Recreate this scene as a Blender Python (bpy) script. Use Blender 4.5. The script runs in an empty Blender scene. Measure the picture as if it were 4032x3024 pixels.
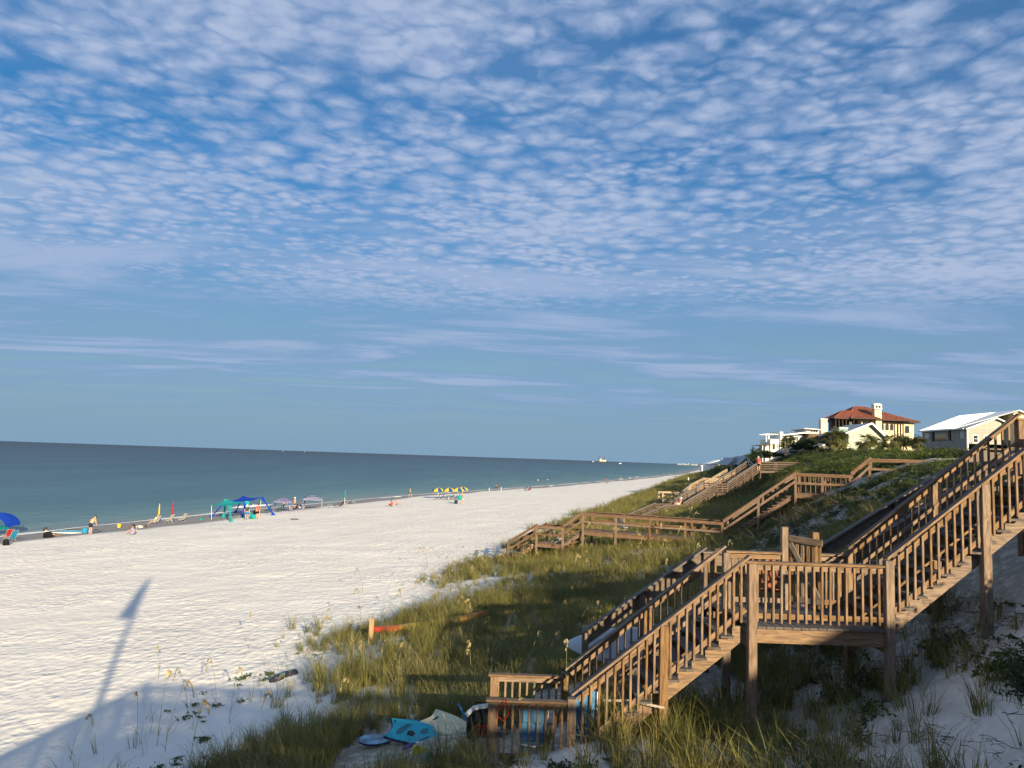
import bpy, bmesh, math, random
import numpy as np
from mathutils import Vector, Matrix
random.seed(7); RNG = np.random.default_rng(11)
rad = math.radians
C = bpy.context.scene.collection
SC = bpy.context.scene

# ------------------------------------------------------------------ camera
CZ = 8.8                       # eye height above the sea
cam_d = bpy.data.cameras.new('camera'); cam = bpy.data.objects.new('camera', cam_d); C.objects.link(cam)
cam_d.sensor_width = 36.0; cam_d.lens = 27.03; cam_d.clip_start = 0.1; cam_d.clip_end = 60000
MC = Matrix.Rotation(rad(90 + 5.49), 3, 'X') @ Matrix.Rotation(rad(1.92), 3, 'Z')
cam.matrix_world = Matrix.Translation((0, 0, CZ)) @ MC.to_4x4()
SC.camera = cam
SC.cycles.max_bounces = 5; SC.cycles.diffuse_bounces = 2; SC.cycles.glossy_bounces = 2; SC.cycles.transmission_bounces = 3; SC.cycles.use_adaptive_sampling = True; SC.cycles.adaptive_threshold = 0.03

# ------------------------------------------------------------------ light: low morning sun behind the viewer's right shoulder
SUN_EL, SUN_AZ = 15.0, 22.5    # light travels 22.5 degrees left of straight ahead
TRAVEL = Vector((-math.sin(rad(SUN_AZ)) * math.cos(rad(SUN_EL)), math.cos(rad(SUN_AZ)) * math.cos(rad(SUN_EL)), -math.sin(rad(SUN_EL))))
sun_d = bpy.data.lights.new('sun', 'SUN'); sun_d.energy = 5.0; sun_d.angle = rad(0.55); sun_d.color = (1.0, 0.835, 0.57)
sun = bpy.data.objects.new('sun', sun_d); C.objects.link(sun)
sun.rotation_euler = TRAVEL.to_track_quat('-Z', 'Y').to_euler()
SC.view_settings.view_transform = 'Standard'; SC.view_settings.look = 'None'
SC.view_settings.exposure = 1.0; SC.view_settings.gamma = 1.0; SC.view_settings.use_curve_mapping = False

class NT:
    """small helper to write node trees"""
    def __init__(s, tree): s.t = tree
    def n(s, kind, **kw):
        nd = s.t.nodes.new(kind)
        ins = kw.pop('i', {})
        for k, v in kw.items(): setattr(nd, k, v)
        for k, v in ins.items():
            if isinstance(v, tuple) and len(v) == 2 and hasattr(v[0], 'outputs'): s.t.links.new(v[0].outputs[v[1]], nd.inputs[k])
            elif hasattr(v, 'outputs'): s.t.links.new(v.outputs[0], nd.inputs[k])
            else: nd.inputs[k].default_value = v
        return nd
    def math(s, op, a, b=0.0, c=None, clamp=False):
        d = {0: a, 1: b}
        if c is not None: d[2] = c
        return s.n('ShaderNodeMath', operation=op, use_clamp=clamp, i=d)
    def ramp(s, fac, stops, interp='LINEAR'):
        nd = s.n('ShaderNodeValToRGB', i={0: fac}); cr = nd.color_ramp; cr.interpolation = interp
        while len(cr.elements) < len(stops): cr.elements.new(0.5)
        for e, (p, c) in zip(cr.elements, stops):
            e.position = p; e.color = (c, c, c, 1) if isinstance(c, (int, float)) else tuple(c) + (1,) * (4 - len(c))
        return nd
    def mix(s, fac, a, b, mode='MIX'):
        nd = s.n('ShaderNodeMix', data_type='RGBA', blend_type=mode)
        for k, v in ((0, fac), (6, a), (7, b)):
            if isinstance(v, tuple) and len(v) == 2 and hasattr(v[0], 'outputs'): s.t.links.new(v[0].outputs[v[1]], nd.inputs[k])
            elif hasattr(v, 'outputs'): s.t.links.new(v.outputs[2] if v.bl_idname == 'ShaderNodeMix' else v.outputs[0], nd.inputs[k])
            elif k == 0: nd.inputs[k].default_value = v
            else: nd.inputs[k].default_value = tuple(v) + (1,) * (4 - len(v))
        return nd
    def link(s, a, ao, b, bi): s.t.links.new(a.outputs[ao], b.inputs[bi])

# ------------------------------------------------------------------ world: clear sky with a broken altocumulus sheet
world = bpy.data.worlds.new('World'); SC.world = world; world.use_nodes = True
def build_world():
    t = NT(world.node_tree); world.node_tree.nodes.clear()
    out = t.n('ShaderNodeOutputWorld'); bg = t.n('ShaderNodeBackground', i={1: SKY_STRENGTH})
    t.link(bg, 0, out, 0)
    sky = t.n('ShaderNodeTexSky', sky_type='NISHITA', sun_disc=False, sun_elevation=rad(SUN_EL), sun_rotation=rad(180 - SUN_AZ),
              altitude=0.0, air_density=1.0, dust_density=0.3, ozone_density=3.0)
    tc = t.n('ShaderNodeTexCoord'); sep = t.n('ShaderNodeSeparateXYZ', i={0: (tc, 'Generated')})
    z = t.math('MAXIMUM', (sep, 2), 0.004)
    zz = t.math('ADD', z, 0.035)
    px = t.math('DIVIDE', (sep, 0), zz); py = t.math('DIVIDE', (sep, 1), zz)
    P = t.n('ShaderNodeCombineXYZ', i={0: px, 1: py, 2: 0.0})          # the point on the cloud sheet (unit height)
    big = t.n('ShaderNodeTexNoise', i={'Vector': t.n('ShaderNodeMapping', i={0: P, 1: CLOUD_OFF, 3: (0.75, 1.0, 1.0)}), 'Scale': 0.75, 'Detail': 3.0, 'Roughness': 0.5})
    mid = t.n('ShaderNodeTexNoise', i={'Vector': P, 'Scale': 2.4, 'Detail': 4.0, 'Roughness': 0.55})
    warp = t.n('ShaderNodeTexNoise', i={'Vector': P, 'Scale': 9.0, 'Detail': 3.0})
    wv = t.n('ShaderNodeVectorMath', operation='SCALE', i={0: (warp, 'Color'), 'Scale': 0.085})
    PW = t.n('ShaderNodeVectorMath', operation='ADD', i={0: P, 1: wv})
    mp = t.n('ShaderNodeMapping', i={0: PW, 2: (0, 0, rad(-30)), 3: (1.0, 1.25, 1.0)})
    cell = t.n('ShaderNodeTexVoronoi', feature='SMOOTH_F1', i={'Vector': mp, 'Scale': 8.6, 'Smoothness': 0.22, 'Randomness': 0.85})
    cell2 = t.n('ShaderNodeTexVoronoi', feature='SMOOTH_F1', i={'Vector': mp, 'Scale': 18.5, 'Smoothness': 0.25})
    fine = t.n('ShaderNodeTexNoise', i={'Vector': PW, 'Scale': 30.0, 'Detail': 4.0, 'Roughness': 0.6})
    wisp = t.n('ShaderNodeTexNoise', i={'Vector': t.n('ShaderNodeMapping', i={0: PW, 2: (0, 0, rad(35)), 3: (2.0, 0.7, 1.0)}), 'Scale': 9.0, 'Detail': 4.0, 'Roughness': 0.6})
    puff = t.math('SUBTRACT', 1.0, t.math('MULTIPLY', (cell, 0), 1.5))
    puff2 = t.math('SUBTRACT', 1.0, t.math('MULTIPLY', (cell2, 0), 1.5))
    sz = t.ramp((mid, 0), [(0.42, 0.95), (0.58, 0.35)])                # where the big cells rule and where the small ripples do
    pw = t.n('ShaderNodeMix', data_type='FLOAT', i={0: (sz, 0), 2: puff2, 3: puff})
    pw = t.math('ADD', t.math('MULTIPLY', pw, 1.0), t.math('MULTIPLY', t.math('SUBTRACT', (fine, 0), 0.5), 0.60))
    pw = t.math('ADD', pw, t.math('MULTIPLY', t.math('SUBTRACT', (wisp, 0), 0.5), 0.45))
    cover = t.math('MULTIPLY', t.math('SUBTRACT', (big, 0), 0.5), 1.9)
    cover = t.math('ADD', cover, t.math('MULTIPLY', t.math('SUBTRACT', (mid, 0), 0.5), 0.8))
    dens = t.math("ADD", t.math("ADD", pw, cover), 0.84)
    soft = t.n('ShaderNodeMapRange', interpolation_type='SMOOTHSTEP', i={0: dens, 1: 0.10, 2: 1.75, 3: 0.0, 4: 1.0})
    mp2 = t.n('ShaderNodeMapping', i={0: P, 2: (0, 0, rad(10)), 3: (0.42, 1.0, 1.0)})
    streak = t.n('ShaderNodeTexNoise', i={'Vector': mp2, 'Scale': 1.1, 'Detail': 7.0, 'Roughness': 0.62, 'Distortion': 0.4})
    st = t.ramp((streak, 0), [(0.36, 0.0), (0.64, 1.0)], 'EASE')
    el = (sep, 2)
    high = t.ramp(el, [(0.13, 0.0), (0.23, 1.0)], 'EASE')             # the cell sheet lies overhead and thins out far away
    low = t.ramp(el, [(0.03, 0.0), (0.10, 1.0), (0.24, 1.0), (0.34, 0.35)], 'EASE')
    d1 = t.math('MULTIPLY', (soft, 0), (high, 0)); d2 = t.math('MULTIPLY', (st, 0), (low, 0))
    veil = t.math('MULTIPLY', (t.ramp((big, 0), [(0.30, 0.15), (0.62, 0.62)]), 0), (high, 0))
    d = t.math('MAXIMUM', t.math('MULTIPLY', d1, 0.95), t.math('MULTIPLY', d2, 0.80), clamp=True)
    d = t.math('SUBTRACT', 1.0, t.math('MULTIPLY', t.math('SUBTRACT', 1.0, d), t.math('SUBTRACT', 1.0, t.math('MULTIPLY', veil, 0.6))), clamp=True)
    ccol = t.ramp(d, [(0.0, (1.5, 2.9, 5.6)), (0.40, (2.05, 3.4, 6.1)), (0.95, (4.3, 5.2, 7.2))])
    skyc = t.n('ShaderNodeHueSaturation', i={"Saturation": 1.45, "Value": 1.12, "Color": sky})
    # sea haze along the horizon, all round
    hz = t.ramp(el, [(0.0, 1.0), (0.12, 0.85), (0.35, 0.0)], 'EASE')
    skyh = t.mix((hz, 0), skyc, HAZE_COL)
    m = t.mix(d, skyh, ccol)
    t.link(m, 2, bg, 0)
SKY_STRENGTH = 0.05; CLOUD_OFF = (0.3, 0.9, 0.0); HAZE_COL = (2.25, 3.65, 5.1)
build_world()
world.cycles.sampling_method = 'MANUAL'; world.cycles.sample_map_resolution = 512

# ------------------------------------------------------------------ noise and terrain functions
def _hash(ix, iy, seed):
    h = (ix.astype(np.int64) * 374761393 + iy.astype(np.int64) * 668265263 + seed * 974634777) & 0xffffffff
    h = ((h ^ (h >> 13)) * 1274126177) & 0xffffffff
    return ((h ^ (h >> 16)) & 0xffff) / 65535.0
def vnoise(x, y, seed=0):
    x = np.asarray(x, float); y = np.asarray(y, float)
    ix = np.floor(x); iy = np.floor(y); fx = x - ix; fy = y - iy
    fx = fx * fx * fx * (fx * (fx * 6 - 15) + 10); fy = fy * fy * fy * (fy * (fy * 6 - 15) + 10)
    a = _hash(ix, iy, seed); b = _hash(ix + 1, iy, seed); c = _hash(ix, iy + 1, seed); d = _hash(ix + 1, iy + 1, seed)
    return (a * (1 - fx) + b * fx) * (1 - fy) + (c * (1 - fx) + d * fx) * fy
def fbm(x, y, octv=3, seed=0):
    s = 0; a = 0.5; n = 0
    for o in range(octv):
        s = s + a * vnoise(np.asarray(x) * 2 ** o, np.asarray(y) * 2 ** o, seed + o * 17); n += a; a *= 0.5
    return s / n
def sstep(x, a, b):
    t = np.clip((np.asarray(x, float) - a) / (b - a), 0, 1); return t * t * (3 - 2 * t)
XW = ([-100, 0, 72, 108, 167, 257, 394, 610, 1545, 6000, 14000], [-92, -65, -47, -39, -22, 13, 60, 128, 380, 1480, 3300])
XT = ([-100, 0, 18, 26, 41.6, 62, 143, 300, 1047, 6000, 14000], [-26, -11, -8, -6.6, -3.6, 0.5, 21.5, 63, 270, 1450, 3250])
def xw(y): return np.interp(y, *XW)
def xt(y): return np.interp(y, *XT)
_pv = np.arange(-10, 402, 0.25)
_pz = np.interp(_pv, [-10, 0, 4, 8, 12, 14.5, 16, 18, 20, 23, 30, 60, 120, 400], [0, 0, .85, 1.75, 2.6, 3.4, 4.4, 5.6, 6.6, 7.35, 7.9, 8.6, 9, 9])
_k = np.exp(-np.linspace(-2, 2, 13) ** 2); _pz = np.convolve(np.pad(_pz, 6, 'edge'), _k / _k.sum(), 'valid')
def veff(v, y): return v - (2.4 * sstep(y, 14, 23) + 2.6 * sstep(y, 46, 72)) * sstep(v, 2, 10) * (1 - sstep(y, 130, 260))
def ground(x, y, fine=True):
    x = np.asarray(x, float); y = np.asarray(y, float)
    w = xw(y); tt = xt(y); u = x - w; v = x - tt
    zb = np.interp(u, [-300, -60, -8, 0, 6, 12, 20], [-6, -2.5, -0.35, 0.0, 0.34, 0.74, 1.05])
    zb = zb + np.clip((u - 20) / np.maximum(tt - w - 20, 1), 0, 1) * 0.75
    cusp = sstep(u, 2, 9) * (1 - sstep(u, 12, 30)) * 0.16 * (vnoise(y / 11.0, u / 30.0, 91) - 0.5) * 2
    ve = veff(v, y)
    zd = np.interp(ve, _pv, _pz) + 0.016 * np.clip(y - 45, 0, 125) * sstep(ve, 17, 30)
    dune = sstep(v, -3, 6)
    hump = dune * ((fbm(x / 5.5, y / 6.5, 2, 5) - 0.5) * 0.6 + (fbm(x / 1.7, y / 1.7, 2, 9) - 0.5) * 0.30)
    hump = hump + sstep(v, 14, 22) * (fbm(x / 9.0, y / 9.0, 2, 31) - 0.5) * 0.9 * sstep(y, 45, 75) - 0.75 * np.exp(-((x - 6.6) / 3.0) ** 2 - ((y - 12.0) / 5.0) ** 2)
    z = zb + cusp + zd + hump
    if fine:
        dry = sstep(u, 8, 14)
        near = 1 - sstep(y, 90, 260)
        z = z + dry * (1 - 0.55 * dune) * near * (0.060 * (np.abs(vnoise(x / 0.34, y / 0.46, 3) - 0.5) + np.abs(vnoise(x / 0.75, y / 0.9, 4) - 0.5) - 0.45) + 0.10 * (fbm(x / 3.2, y / 3.2, 2, 77) - 0.5))
    return z
def gz(x, y): return float(ground(np.array([x]), np.array([y]))[0])
# a point of the place that lies on a given line of sight (pixel of the 4032 px wide photograph)
def sight(sx, sy):
    return MC @ Vector((sx - 2016, -(sy - 1512), -1661 * 4032 / 2212))
def at_y(sx, sy, y):
    d = sight(sx, sy); t = y / d.y; return Vector((d.x * t, y, CZ + d.z * t))
def at_z(sx, sy, z):
    d = sight(sx, sy); t = (z - CZ) / d.z; return Vector((d.x * t, d.y * t, z))
def on_ground(sx, sy):
    d = sight(sx, sy); h = math.hypot(d.x, d.y)
    dist = np.geomspace(8, 3000, 4000); X = dist * d.x / h; Y = dist * d.y / h; Z = CZ + dist * d.z / h
    g = np.maximum(ground(X, Y, False), 0.0); k = np.nonzero(g >= Z)[0]
    k = k[0] if len(k) else len(dist) - 1
    return Vector((X[k], Y[k], g[k]))

# ------------------------------------------------------------------ object helpers
def link(name, me, mat=None, parent=None):
    o = bpy.data.objects.new(name, me); C.objects.link(o)
    if mat is not None and not me.materials: me.materials.append(mat)
    if parent is not None:
        o.parent = parent; o.matrix_parent_inverse = wm(parent).inverted()
    return o
def wm(o):
    return o.matrix_basis.copy() if o.parent is None else wm(o.parent) @ o.matrix_parent_inverse @ o.matrix_basis
def tag(o, label, cat, group=None, kind=None):
    if label: o['label'] = label
    if cat: o['category'] = cat
    if group: o['group'] = group
    if kind: o['kind'] = kind
    return o
def thing(name, label, cat, loc=(0, 0, 0), rz=0.0, group=None):
    o = bpy.data.objects.new(name, None); C.objects.link(o); o.empty_display_size = 0.2
    o.location = loc; o.rotation_euler = (0, 0, rz)
    return tag(o, label, cat, group)
def mesh_np(name, V, F, smooth=False):
    """V (n,3), F (m,3|4) arrays -> mesh, fast"""
    me = bpy.data.meshes.new(name); V = np.asarray(V, np.float32); F = np.asarray(F, np.int32); k = F.shape[1]
    me.vertices.add(len(V)); me.vertices.foreach_set('co', V.ravel())
    me.loops.add(F.size); me.loops.foreach_set('vertex_index', F.ravel())
    me.polygons.add(len(F)); me.polygons.foreach_set('loop_start', np.arange(0, F.size, k, dtype=np.int32))
    try: me.polygons.foreach_set('loop_total', np.full(len(F), k, np.int32))
    except Exception: pass
    if smooth: me.polygons.foreach_set('use_smooth', np.ones(len(F), bool))
    me.update(calc_edges=True); me.validate(); return me
class MB:
    """collects simple shapes into one mesh (world or local coordinates)"""
    def __init__(s): s.v = []; s.f = []
    def add(s, vs, fs):
        b = len(s.v); s.v += [tuple(p) for p in vs]; s.f += [tuple(b + i for i in f) for f in fs]; return s
    def box(s, c, d, rz=0.0, m=None):
        vs = []
        for sx in (-1, 1):
            for sy in (-1, 1):
                for sz in (-1, 1): vs.append(Vector((sx * d[0] / 2, sy * d[1] / 2, sz * d[2] / 2)))
        R_ = Matrix.Rotation(rz, 3, 'Z') if m is None else m
        vs = [R_ @ p + Vector(c) for p in vs]
        return s.add(vs, [(0, 1, 3, 2), (4, 6, 7, 5), (0, 4, 5, 1), (2, 3, 7, 6), (0, 2, 6, 4), (1, 5, 7, 3)])
    def bar(s, p0, p1, w, h, up=(0, 0, 1)):
        p0 = Vector(p0); p1 = Vector(p1); m = axes(p0, p1, up)
        return s.box((p0 + p1) / 2, ((p1 - p0).length, w, h), m=m)
    def tube(s, pts, r, n=8, caps=True):
        pts = [Vector(p) for p in pts]; rs = r if isinstance(r, (list, tuple)) else [r] * len(pts)
        b = len(s.v)
        for i, p in enumerate(pts):
            d = (pts[min(i + 1, len(pts) - 1)] - pts[max(i - 1, 0)]).normalized()
            a = d.orthogonal().normalized(); c = d.cross(a)
            if i and len(pts) > 1:
                a = (pa - d * pa.dot(d)).normalized(); c = d.cross(a)
            pa = a
            for k in range(n):
                t = 2 * math.pi * k / n; s.v.append(tuple(p + (a * math.cos(t) + c * math.sin(t)) * rs[i]))
        for i in range(len(pts) - 1):
            for k in range(n):
                k2 = (k + 1) % n; s.f.append((b + i * n + k, b + i * n + k2, b + (i + 1) * n + k2, b + (i + 1) * n + k))
        if caps:
            s.f.append(tuple(b + k for k in range(n))[::-1]); s.f.append(tuple(b + (len(pts) - 1) * n + k for k in range(n)))
        return s
    def lathe(s, c, prof, n=16, sx=1.0, sy=1.0):
        b = len(s.v); c = Vector(c)
        for (r, z) in prof:
            for k in range(n):
                t = 2 * math.pi * k / n; s.v.append((c.x + r * sx * math.cos(t), c.y + r * sy * math.sin(t), c.z + z))
        for i in range(len(prof) - 1):
            for k in range(n):
                k2 = (k + 1) % n; s.f.append((b + i * n + k, b + i * n + k2, b + (i + 1) * n + k2, b + (i + 1) * n + k))
        s.f.append(tuple(b + k for k in range(n))[::-1]); s.f.append(tuple(b + (len(prof) - 1) * n + k for k in range(n)))
        return s
    def prism(s, poly, axis, a, b_):
        """polygon (2-D list) extruded along axis ('x','y','z') from a to b_"""
        def p3(q, t): return {'x': (t, q[0], q[1]), 'y': (q[0], t, q[1]), 'z': (q[0], q[1], t)}[axis]
        n = len(poly); vs = [p3(q, a) for q in poly] + [p3(q, b_) for q in poly]
        return s.add(vs, [tuple(range(n)), tuple(range(2 * n - 1, n - 1, -1))] + [(i, n + i, n + (i + 1) % n, (i + 1) % n) for i in range(n)])
    def mesh(s, name, smooth=False, fix=True):
        me = bpy.data.meshes.new(name); me.from_pydata(s.v, [], s.f)
        if fix:
            bm = bmesh.new(); bm.from_mesh(me); bmesh.ops.recalc_face_normals(bm, faces=bm.faces); bm.to_mesh(me); bm.free()
        if smooth:
            for p in me.polygons: p.use_smooth = True
        me.update(); return me
    def build(s, name, mat, parent=None, smooth=False):
        return link(name, s.mesh(name, smooth), mat, parent)
def axes(p0, p1, up=(0, 0, 1)):
    x = (Vector(p1) - Vector(p0)).normalized(); up = Vector(up)
    y = up.cross(x)
    if y.length < 1e-4: y = Vector((0, 1, 0)) if abs(x.z) > 0.9 else Vector((0, 0, 1)).cross(x)
    y.normalize(); z = x.cross(y)
    return Matrix((x, y, z)).transposed()
_bc = {}
def box_mesh(lx, ly, lz, mat, bev=0.006):
    key = (round(lx, 3), round(ly, 4), round(lz, 4), mat.name, bev)
    if key not in _bc:
        bm = bmesh.new(); bmesh.ops.create_cube(bm, size=1.0)
        bmesh.ops.scale(bm, vec=(lx, ly, lz), verts=bm.verts)
        if bev: bmesh.ops.bevel(bm, geom=list(bm.edges), offset=bev, segments=1, affect='EDGES')
        me = bpy.data.meshes.new('board'); bm.to_mesh(me); bm.free(); me.materials.append(mat); _bc[key] = me
    return _bc[key]
def beam(name, mat, parent, p0, p1, w, h, up=(0, 0, 1), bev=0.006, wob=0.0):
    """a board from p0 to p1, w wide (sideways) and h thick (along up); the local X axis runs along the grain"""
    p0 = Vector(p0); p1 = Vector(p1); m = axes(p0, p1, up).to_4x4()
    if wob: m = m @ Matrix.Rotation(random.uniform(-wob, wob), 4, 'X') @ Matrix.Rotation(random.uniform(-wob, wob) * .3, 4, 'Z')
    o = link(name, box_mesh((p1 - p0).length, w, h, mat, bev), None, parent)
    o.matrix_basis = Matrix.Translation((p0 + p1) / 2) @ m
    return o
def copy_tree(o, parent=None):
    c = o.copy(); C.objects.link(c)
    if parent is not None: c.parent = parent; c.matrix_parent_inverse = o.matrix_parent_inverse.copy()
    for ch in list(o.children): copy_tree(ch, c)
    return c
# lettering turned into plain meshes while the scene is still small
LETTERS = {}
def make_letters(body):
    cu = bpy.data.curves.new('lettering', 'FONT'); cu.body = body; cu.size = 1.0; cu.extrude = .012; cu.align_x = 'CENTER'; cu.align_y = 'CENTER'
    o = bpy.data.objects.new('lettering_source', cu); C.objects.link(o); bpy.context.view_layer.update()
    LETTERS[body] = bpy.data.meshes.new_from_object(o.evaluated_get(bpy.context.evaluated_depsgraph_get())); bpy.data.objects.remove(o)
make_letters('CLIFTX')
# ------------------------------------------------------------------ materials
def new_mat(name):
    m = bpy.data.materials.new(name); m.use_nodes = True; t = NT(m.node_tree); b = m.node_tree.nodes['Principled BSDF']
    return m, t, b
_mats = {}
def paint(name, col, rough=0.6, var=0.08, scale=6.0, bump=0.0, metal=0.0, spec=0.4):
    """plain coloured surface with a little uneven tone"""
    if name in _mats: return _mats[name]
    m, t, b = new_mat(name); tc = t.n('ShaderNodeTexCoord')
    nz = t.n('ShaderNodeTexNoise', i={'Vector': (tc, 'Object'), 'Scale': scale, 'Detail': 4.0})
    c2 = tuple(max(0, c * (1 - 2.2 * var)) for c in col); c1 = tuple(min(1, c * (1 + var)) for c in col)
    r = t.ramp((nz, 0), [(0.3, c2), (0.65, c1)]); t.link(r, 0, b, 'Base Color')
    b.inputs['Roughness'].default_value = rough; b.inputs['Metallic'].default_value = metal; b.inputs['Specular IOR Level'].default_value = spec
    if bump:
        bp = t.n('ShaderNodeBump', i={'Strength': bump, 'Distance': 0.02, 'Height': (nz, 0)}); t.link(bp, 0, b, 'Normal')
    _mats[name] = m; return m
def fabric(name, col, var=0.1):
    if name in _mats: return _mats[name]
    m = paint(name, col, 0.85, var, 9.0, 0.25, spec=0.15); t = NT(m.node_tree)
    b = m.node_tree.nodes['Principled BSDF']; out = m.node_tree.nodes['Material Output']
    tr = t.n('ShaderNodeBsdfTranslucent', i={0: tuple(col) + (1,)}); mx = t.n('ShaderNodeMixShader', i={0: 0.25})
    t.link(b, 0, mx, 1); t.link(tr, 0, mx, 2); t.link(mx, 0, out, 0)
    return m
def wood(name, light, dark, grey, weather=0.85, age=0.62):
    """deck timber: grain along local X, knots, silvered where it faces the weather"""
    m, t, b = new_mat(name); tc = t.n('ShaderNodeTexCoord'); oi = t.n('ShaderNodeObjectInfo')
    off = t.n('ShaderNodeVectorMath', operation='SCALE', i={0: (oi, 'Location'), 'Scale': 3.7})
    pos = t.n('ShaderNodeVectorMath', operation='ADD', i={0: (tc, 'Object'), 1: off})
    mp = t.n('ShaderNodeMapping', i={0: pos, 3: (1.6, 22.0, 22.0)})
    g1 = t.n('ShaderNodeTexNoise', i={'Vector': mp, 'Scale': 1.0, 'Detail': 6.0, 'Roughness': 0.65, 'Distortion': 0.6})
    mp2 = t.n('ShaderNodeMapping', i={0: pos, 3: (0.9, 5.0, 5.0)})
    g2 = t.n('ShaderNodeTexNoise', i={'Vector': mp2, 'Scale': 1.0, 'Detail': 3.0})
    wv = t.math('SINE', t.math('MULTIPLY', (g2, 0), 60.0))
    fac = t.math('ADD', (g1, 0), t.math('MULTIPLY', wv, 0.10))
    col = t.ramp(fac, [(0.30, dark), (0.50, tuple((a + c) / 2 for a, c in zip(light, dark))), (0.72, light)])
    tone = t.n('ShaderNodeHueSaturation', i={'Value': t.math('ADD', t.math('MULTIPLY', (oi, 'Random'), 0.42), 0.80), 'Saturation': t.math('ADD', t.math('MULTIPLY', (oi, 'Random'), -0.35), 1.12), 'Color': col})
    mpk = t.n('ShaderNodeMapping', i={0: pos, 3: (1.3, 6.0, 6.0)})
    kn = t.n('ShaderNodeTexVoronoi', i={'Vector': mpk, 'Scale': 1.4})
    knot = t.ramp((kn, 0), [(0.05, 1.0), (0.13, 0.0)])
    c1 = t.mix(t.math('MULTIPLY', (knot, 0), 0.75), tone, tuple(d * 0.45 for d in dark))
    geo = t.n('ShaderNodeNewGeometry'); sp = t.n('ShaderNodeSeparateXYZ', i={0: (geo, 'Normal')})
    up = t.ramp((sp, 2), [(0.25, 0.0), (0.75, 1.0)])
    old = t.ramp((oi, 'Random'), [(0.35, age * 0.1), (0.95, age)]); up = t.math('MAXIMUM', (up, 0), (old, 0))
    blot = t.n('ShaderNodeTexNoise', i={'Vector': pos, 'Scale': 2.3, 'Detail': 5.0})
    bl = t.ramp((blot, 0), [(0.30, 0.55), (0.70, 1.0)])
    gcol = t.ramp(fac, [(0.3, tuple(g * 0.62 for g in grey)), (0.7, grey)])
    c2 = t.mix(t.math('MULTIPLY', t.math('MULTIPLY', up, (bl, 0)), weather), c1, gcol)
    t.link(c2, 2, b, 'Base Color'); b.inputs['Roughness'].default_value = 0.72; b.inputs['Specular IOR Level'].default_value = 0.3
    bp = t.n('ShaderNodeBump', i={'Strength': 0.35, 'Distance': 0.004, 'Height': fac}); t.link(bp, 0, b, 'Normal')
    return m
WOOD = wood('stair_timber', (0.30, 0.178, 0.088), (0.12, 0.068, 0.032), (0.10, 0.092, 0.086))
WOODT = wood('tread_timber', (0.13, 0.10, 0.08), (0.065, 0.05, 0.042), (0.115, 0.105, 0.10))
WOODG = wood('weathered_timber', (0.20, 0.15, 0.11), (0.10, 0.072, 0.052), (0.115, 0.108, 0.105))
WOODC = wood('grey_capped_timber', (0.15, 0.10, 0.07), (0.075, 0.05, 0.036), (0.36, 0.32, 0.28), 0.85, 0.12)
WOODB = wood('brown_timber', (0.25, 0.15, 0.088), (0.115, 0.066, 0.04), (0.17, 0.118, 0.088), 0.6)
WOODP = wood('pale_timber', (0.50, 0.34, 0.18), (0.30, 0.19, 0.10), (0.46, 0.42, 0.36), 0.9)
BLACK = paint('black_cloth', (0.02, 0.02, 0.022), 0.7)
WHITE = paint('white_paint', (0.80, 0.79, 0.76), 0.5, 0.04)
METAL = paint('grey_metal', (0.45, 0.46, 0.48), 0.35, 0.05, metal=0.8)

# ------------------------------------------------------------------ the ground sheet: sea bed, beach, dune and bluff in one
def bare(x, y):
    """1 where the dune sand lies open"""
    v = x - xt(y)
    a = sstep(fbm(x / 3.0, y / 3.5, 3, 55), 0.47, 0.60)
    b = np.exp(-((y - 38.5) / 7.0) ** 2) * np.exp(-((v - 2.2) / 4.2) ** 2) * 1.15      # open patch below the boardwalk
    c = np.exp(-((y - 10.5) / 4.0) ** 2) * np.exp(-((x - 7.4) / 3.4) ** 2) * 1.0      # open slope under the big stair
    d = np.exp(-((y - 16.5) / 4.0) ** 2) * np.exp(-((v + 0.3) / 2.6) ** 2) * 0.7
    e = np.exp(-((y - 36) / 9) ** 2) * np.exp(-((v - 16) / 3.0) ** 2) * 0.5 * sstep(fbm(x / 1.4, y / 1.4, 2, 21), .50, .62)
    return np.clip(np.maximum.reduce([a * 0.55 * (1 - .8 * sstep(veff(v, y), 9, 13)), b, c, d, e]), 0, 1)
def grass_density(x, y):
    v = x - xt(y)
    near = 1 - sstep(y, 17, 30)
    d = sstep(v + (fbm(x / 3.1, y / 3.7, 3, 12) - 0.5) * 7.0 - 3.6 * near, -1.2, 3.0); ve = veff(v, y)
    d = d * (1 - 0.75 * sstep(ve, 11.5, 14.5)) * (1 - sstep(ve, 16, 20))
    d = d * (1 - .85 * sstep(x, -1, .2) * (1 - sstep(x, 1.2, 2.6)) * (1 - sstep(y, 12.6, 12.9)))
    d = d * (1 - .6 * sstep(x, .8, 1.4) * (1 - sstep(x, 3.8, 4.4)) * sstep(y, 11.2, 11.6) * (1 - sstep(y, 12.8, 13.0)))
    return d * (1 - 0.93 * bare(x, y))
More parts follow.
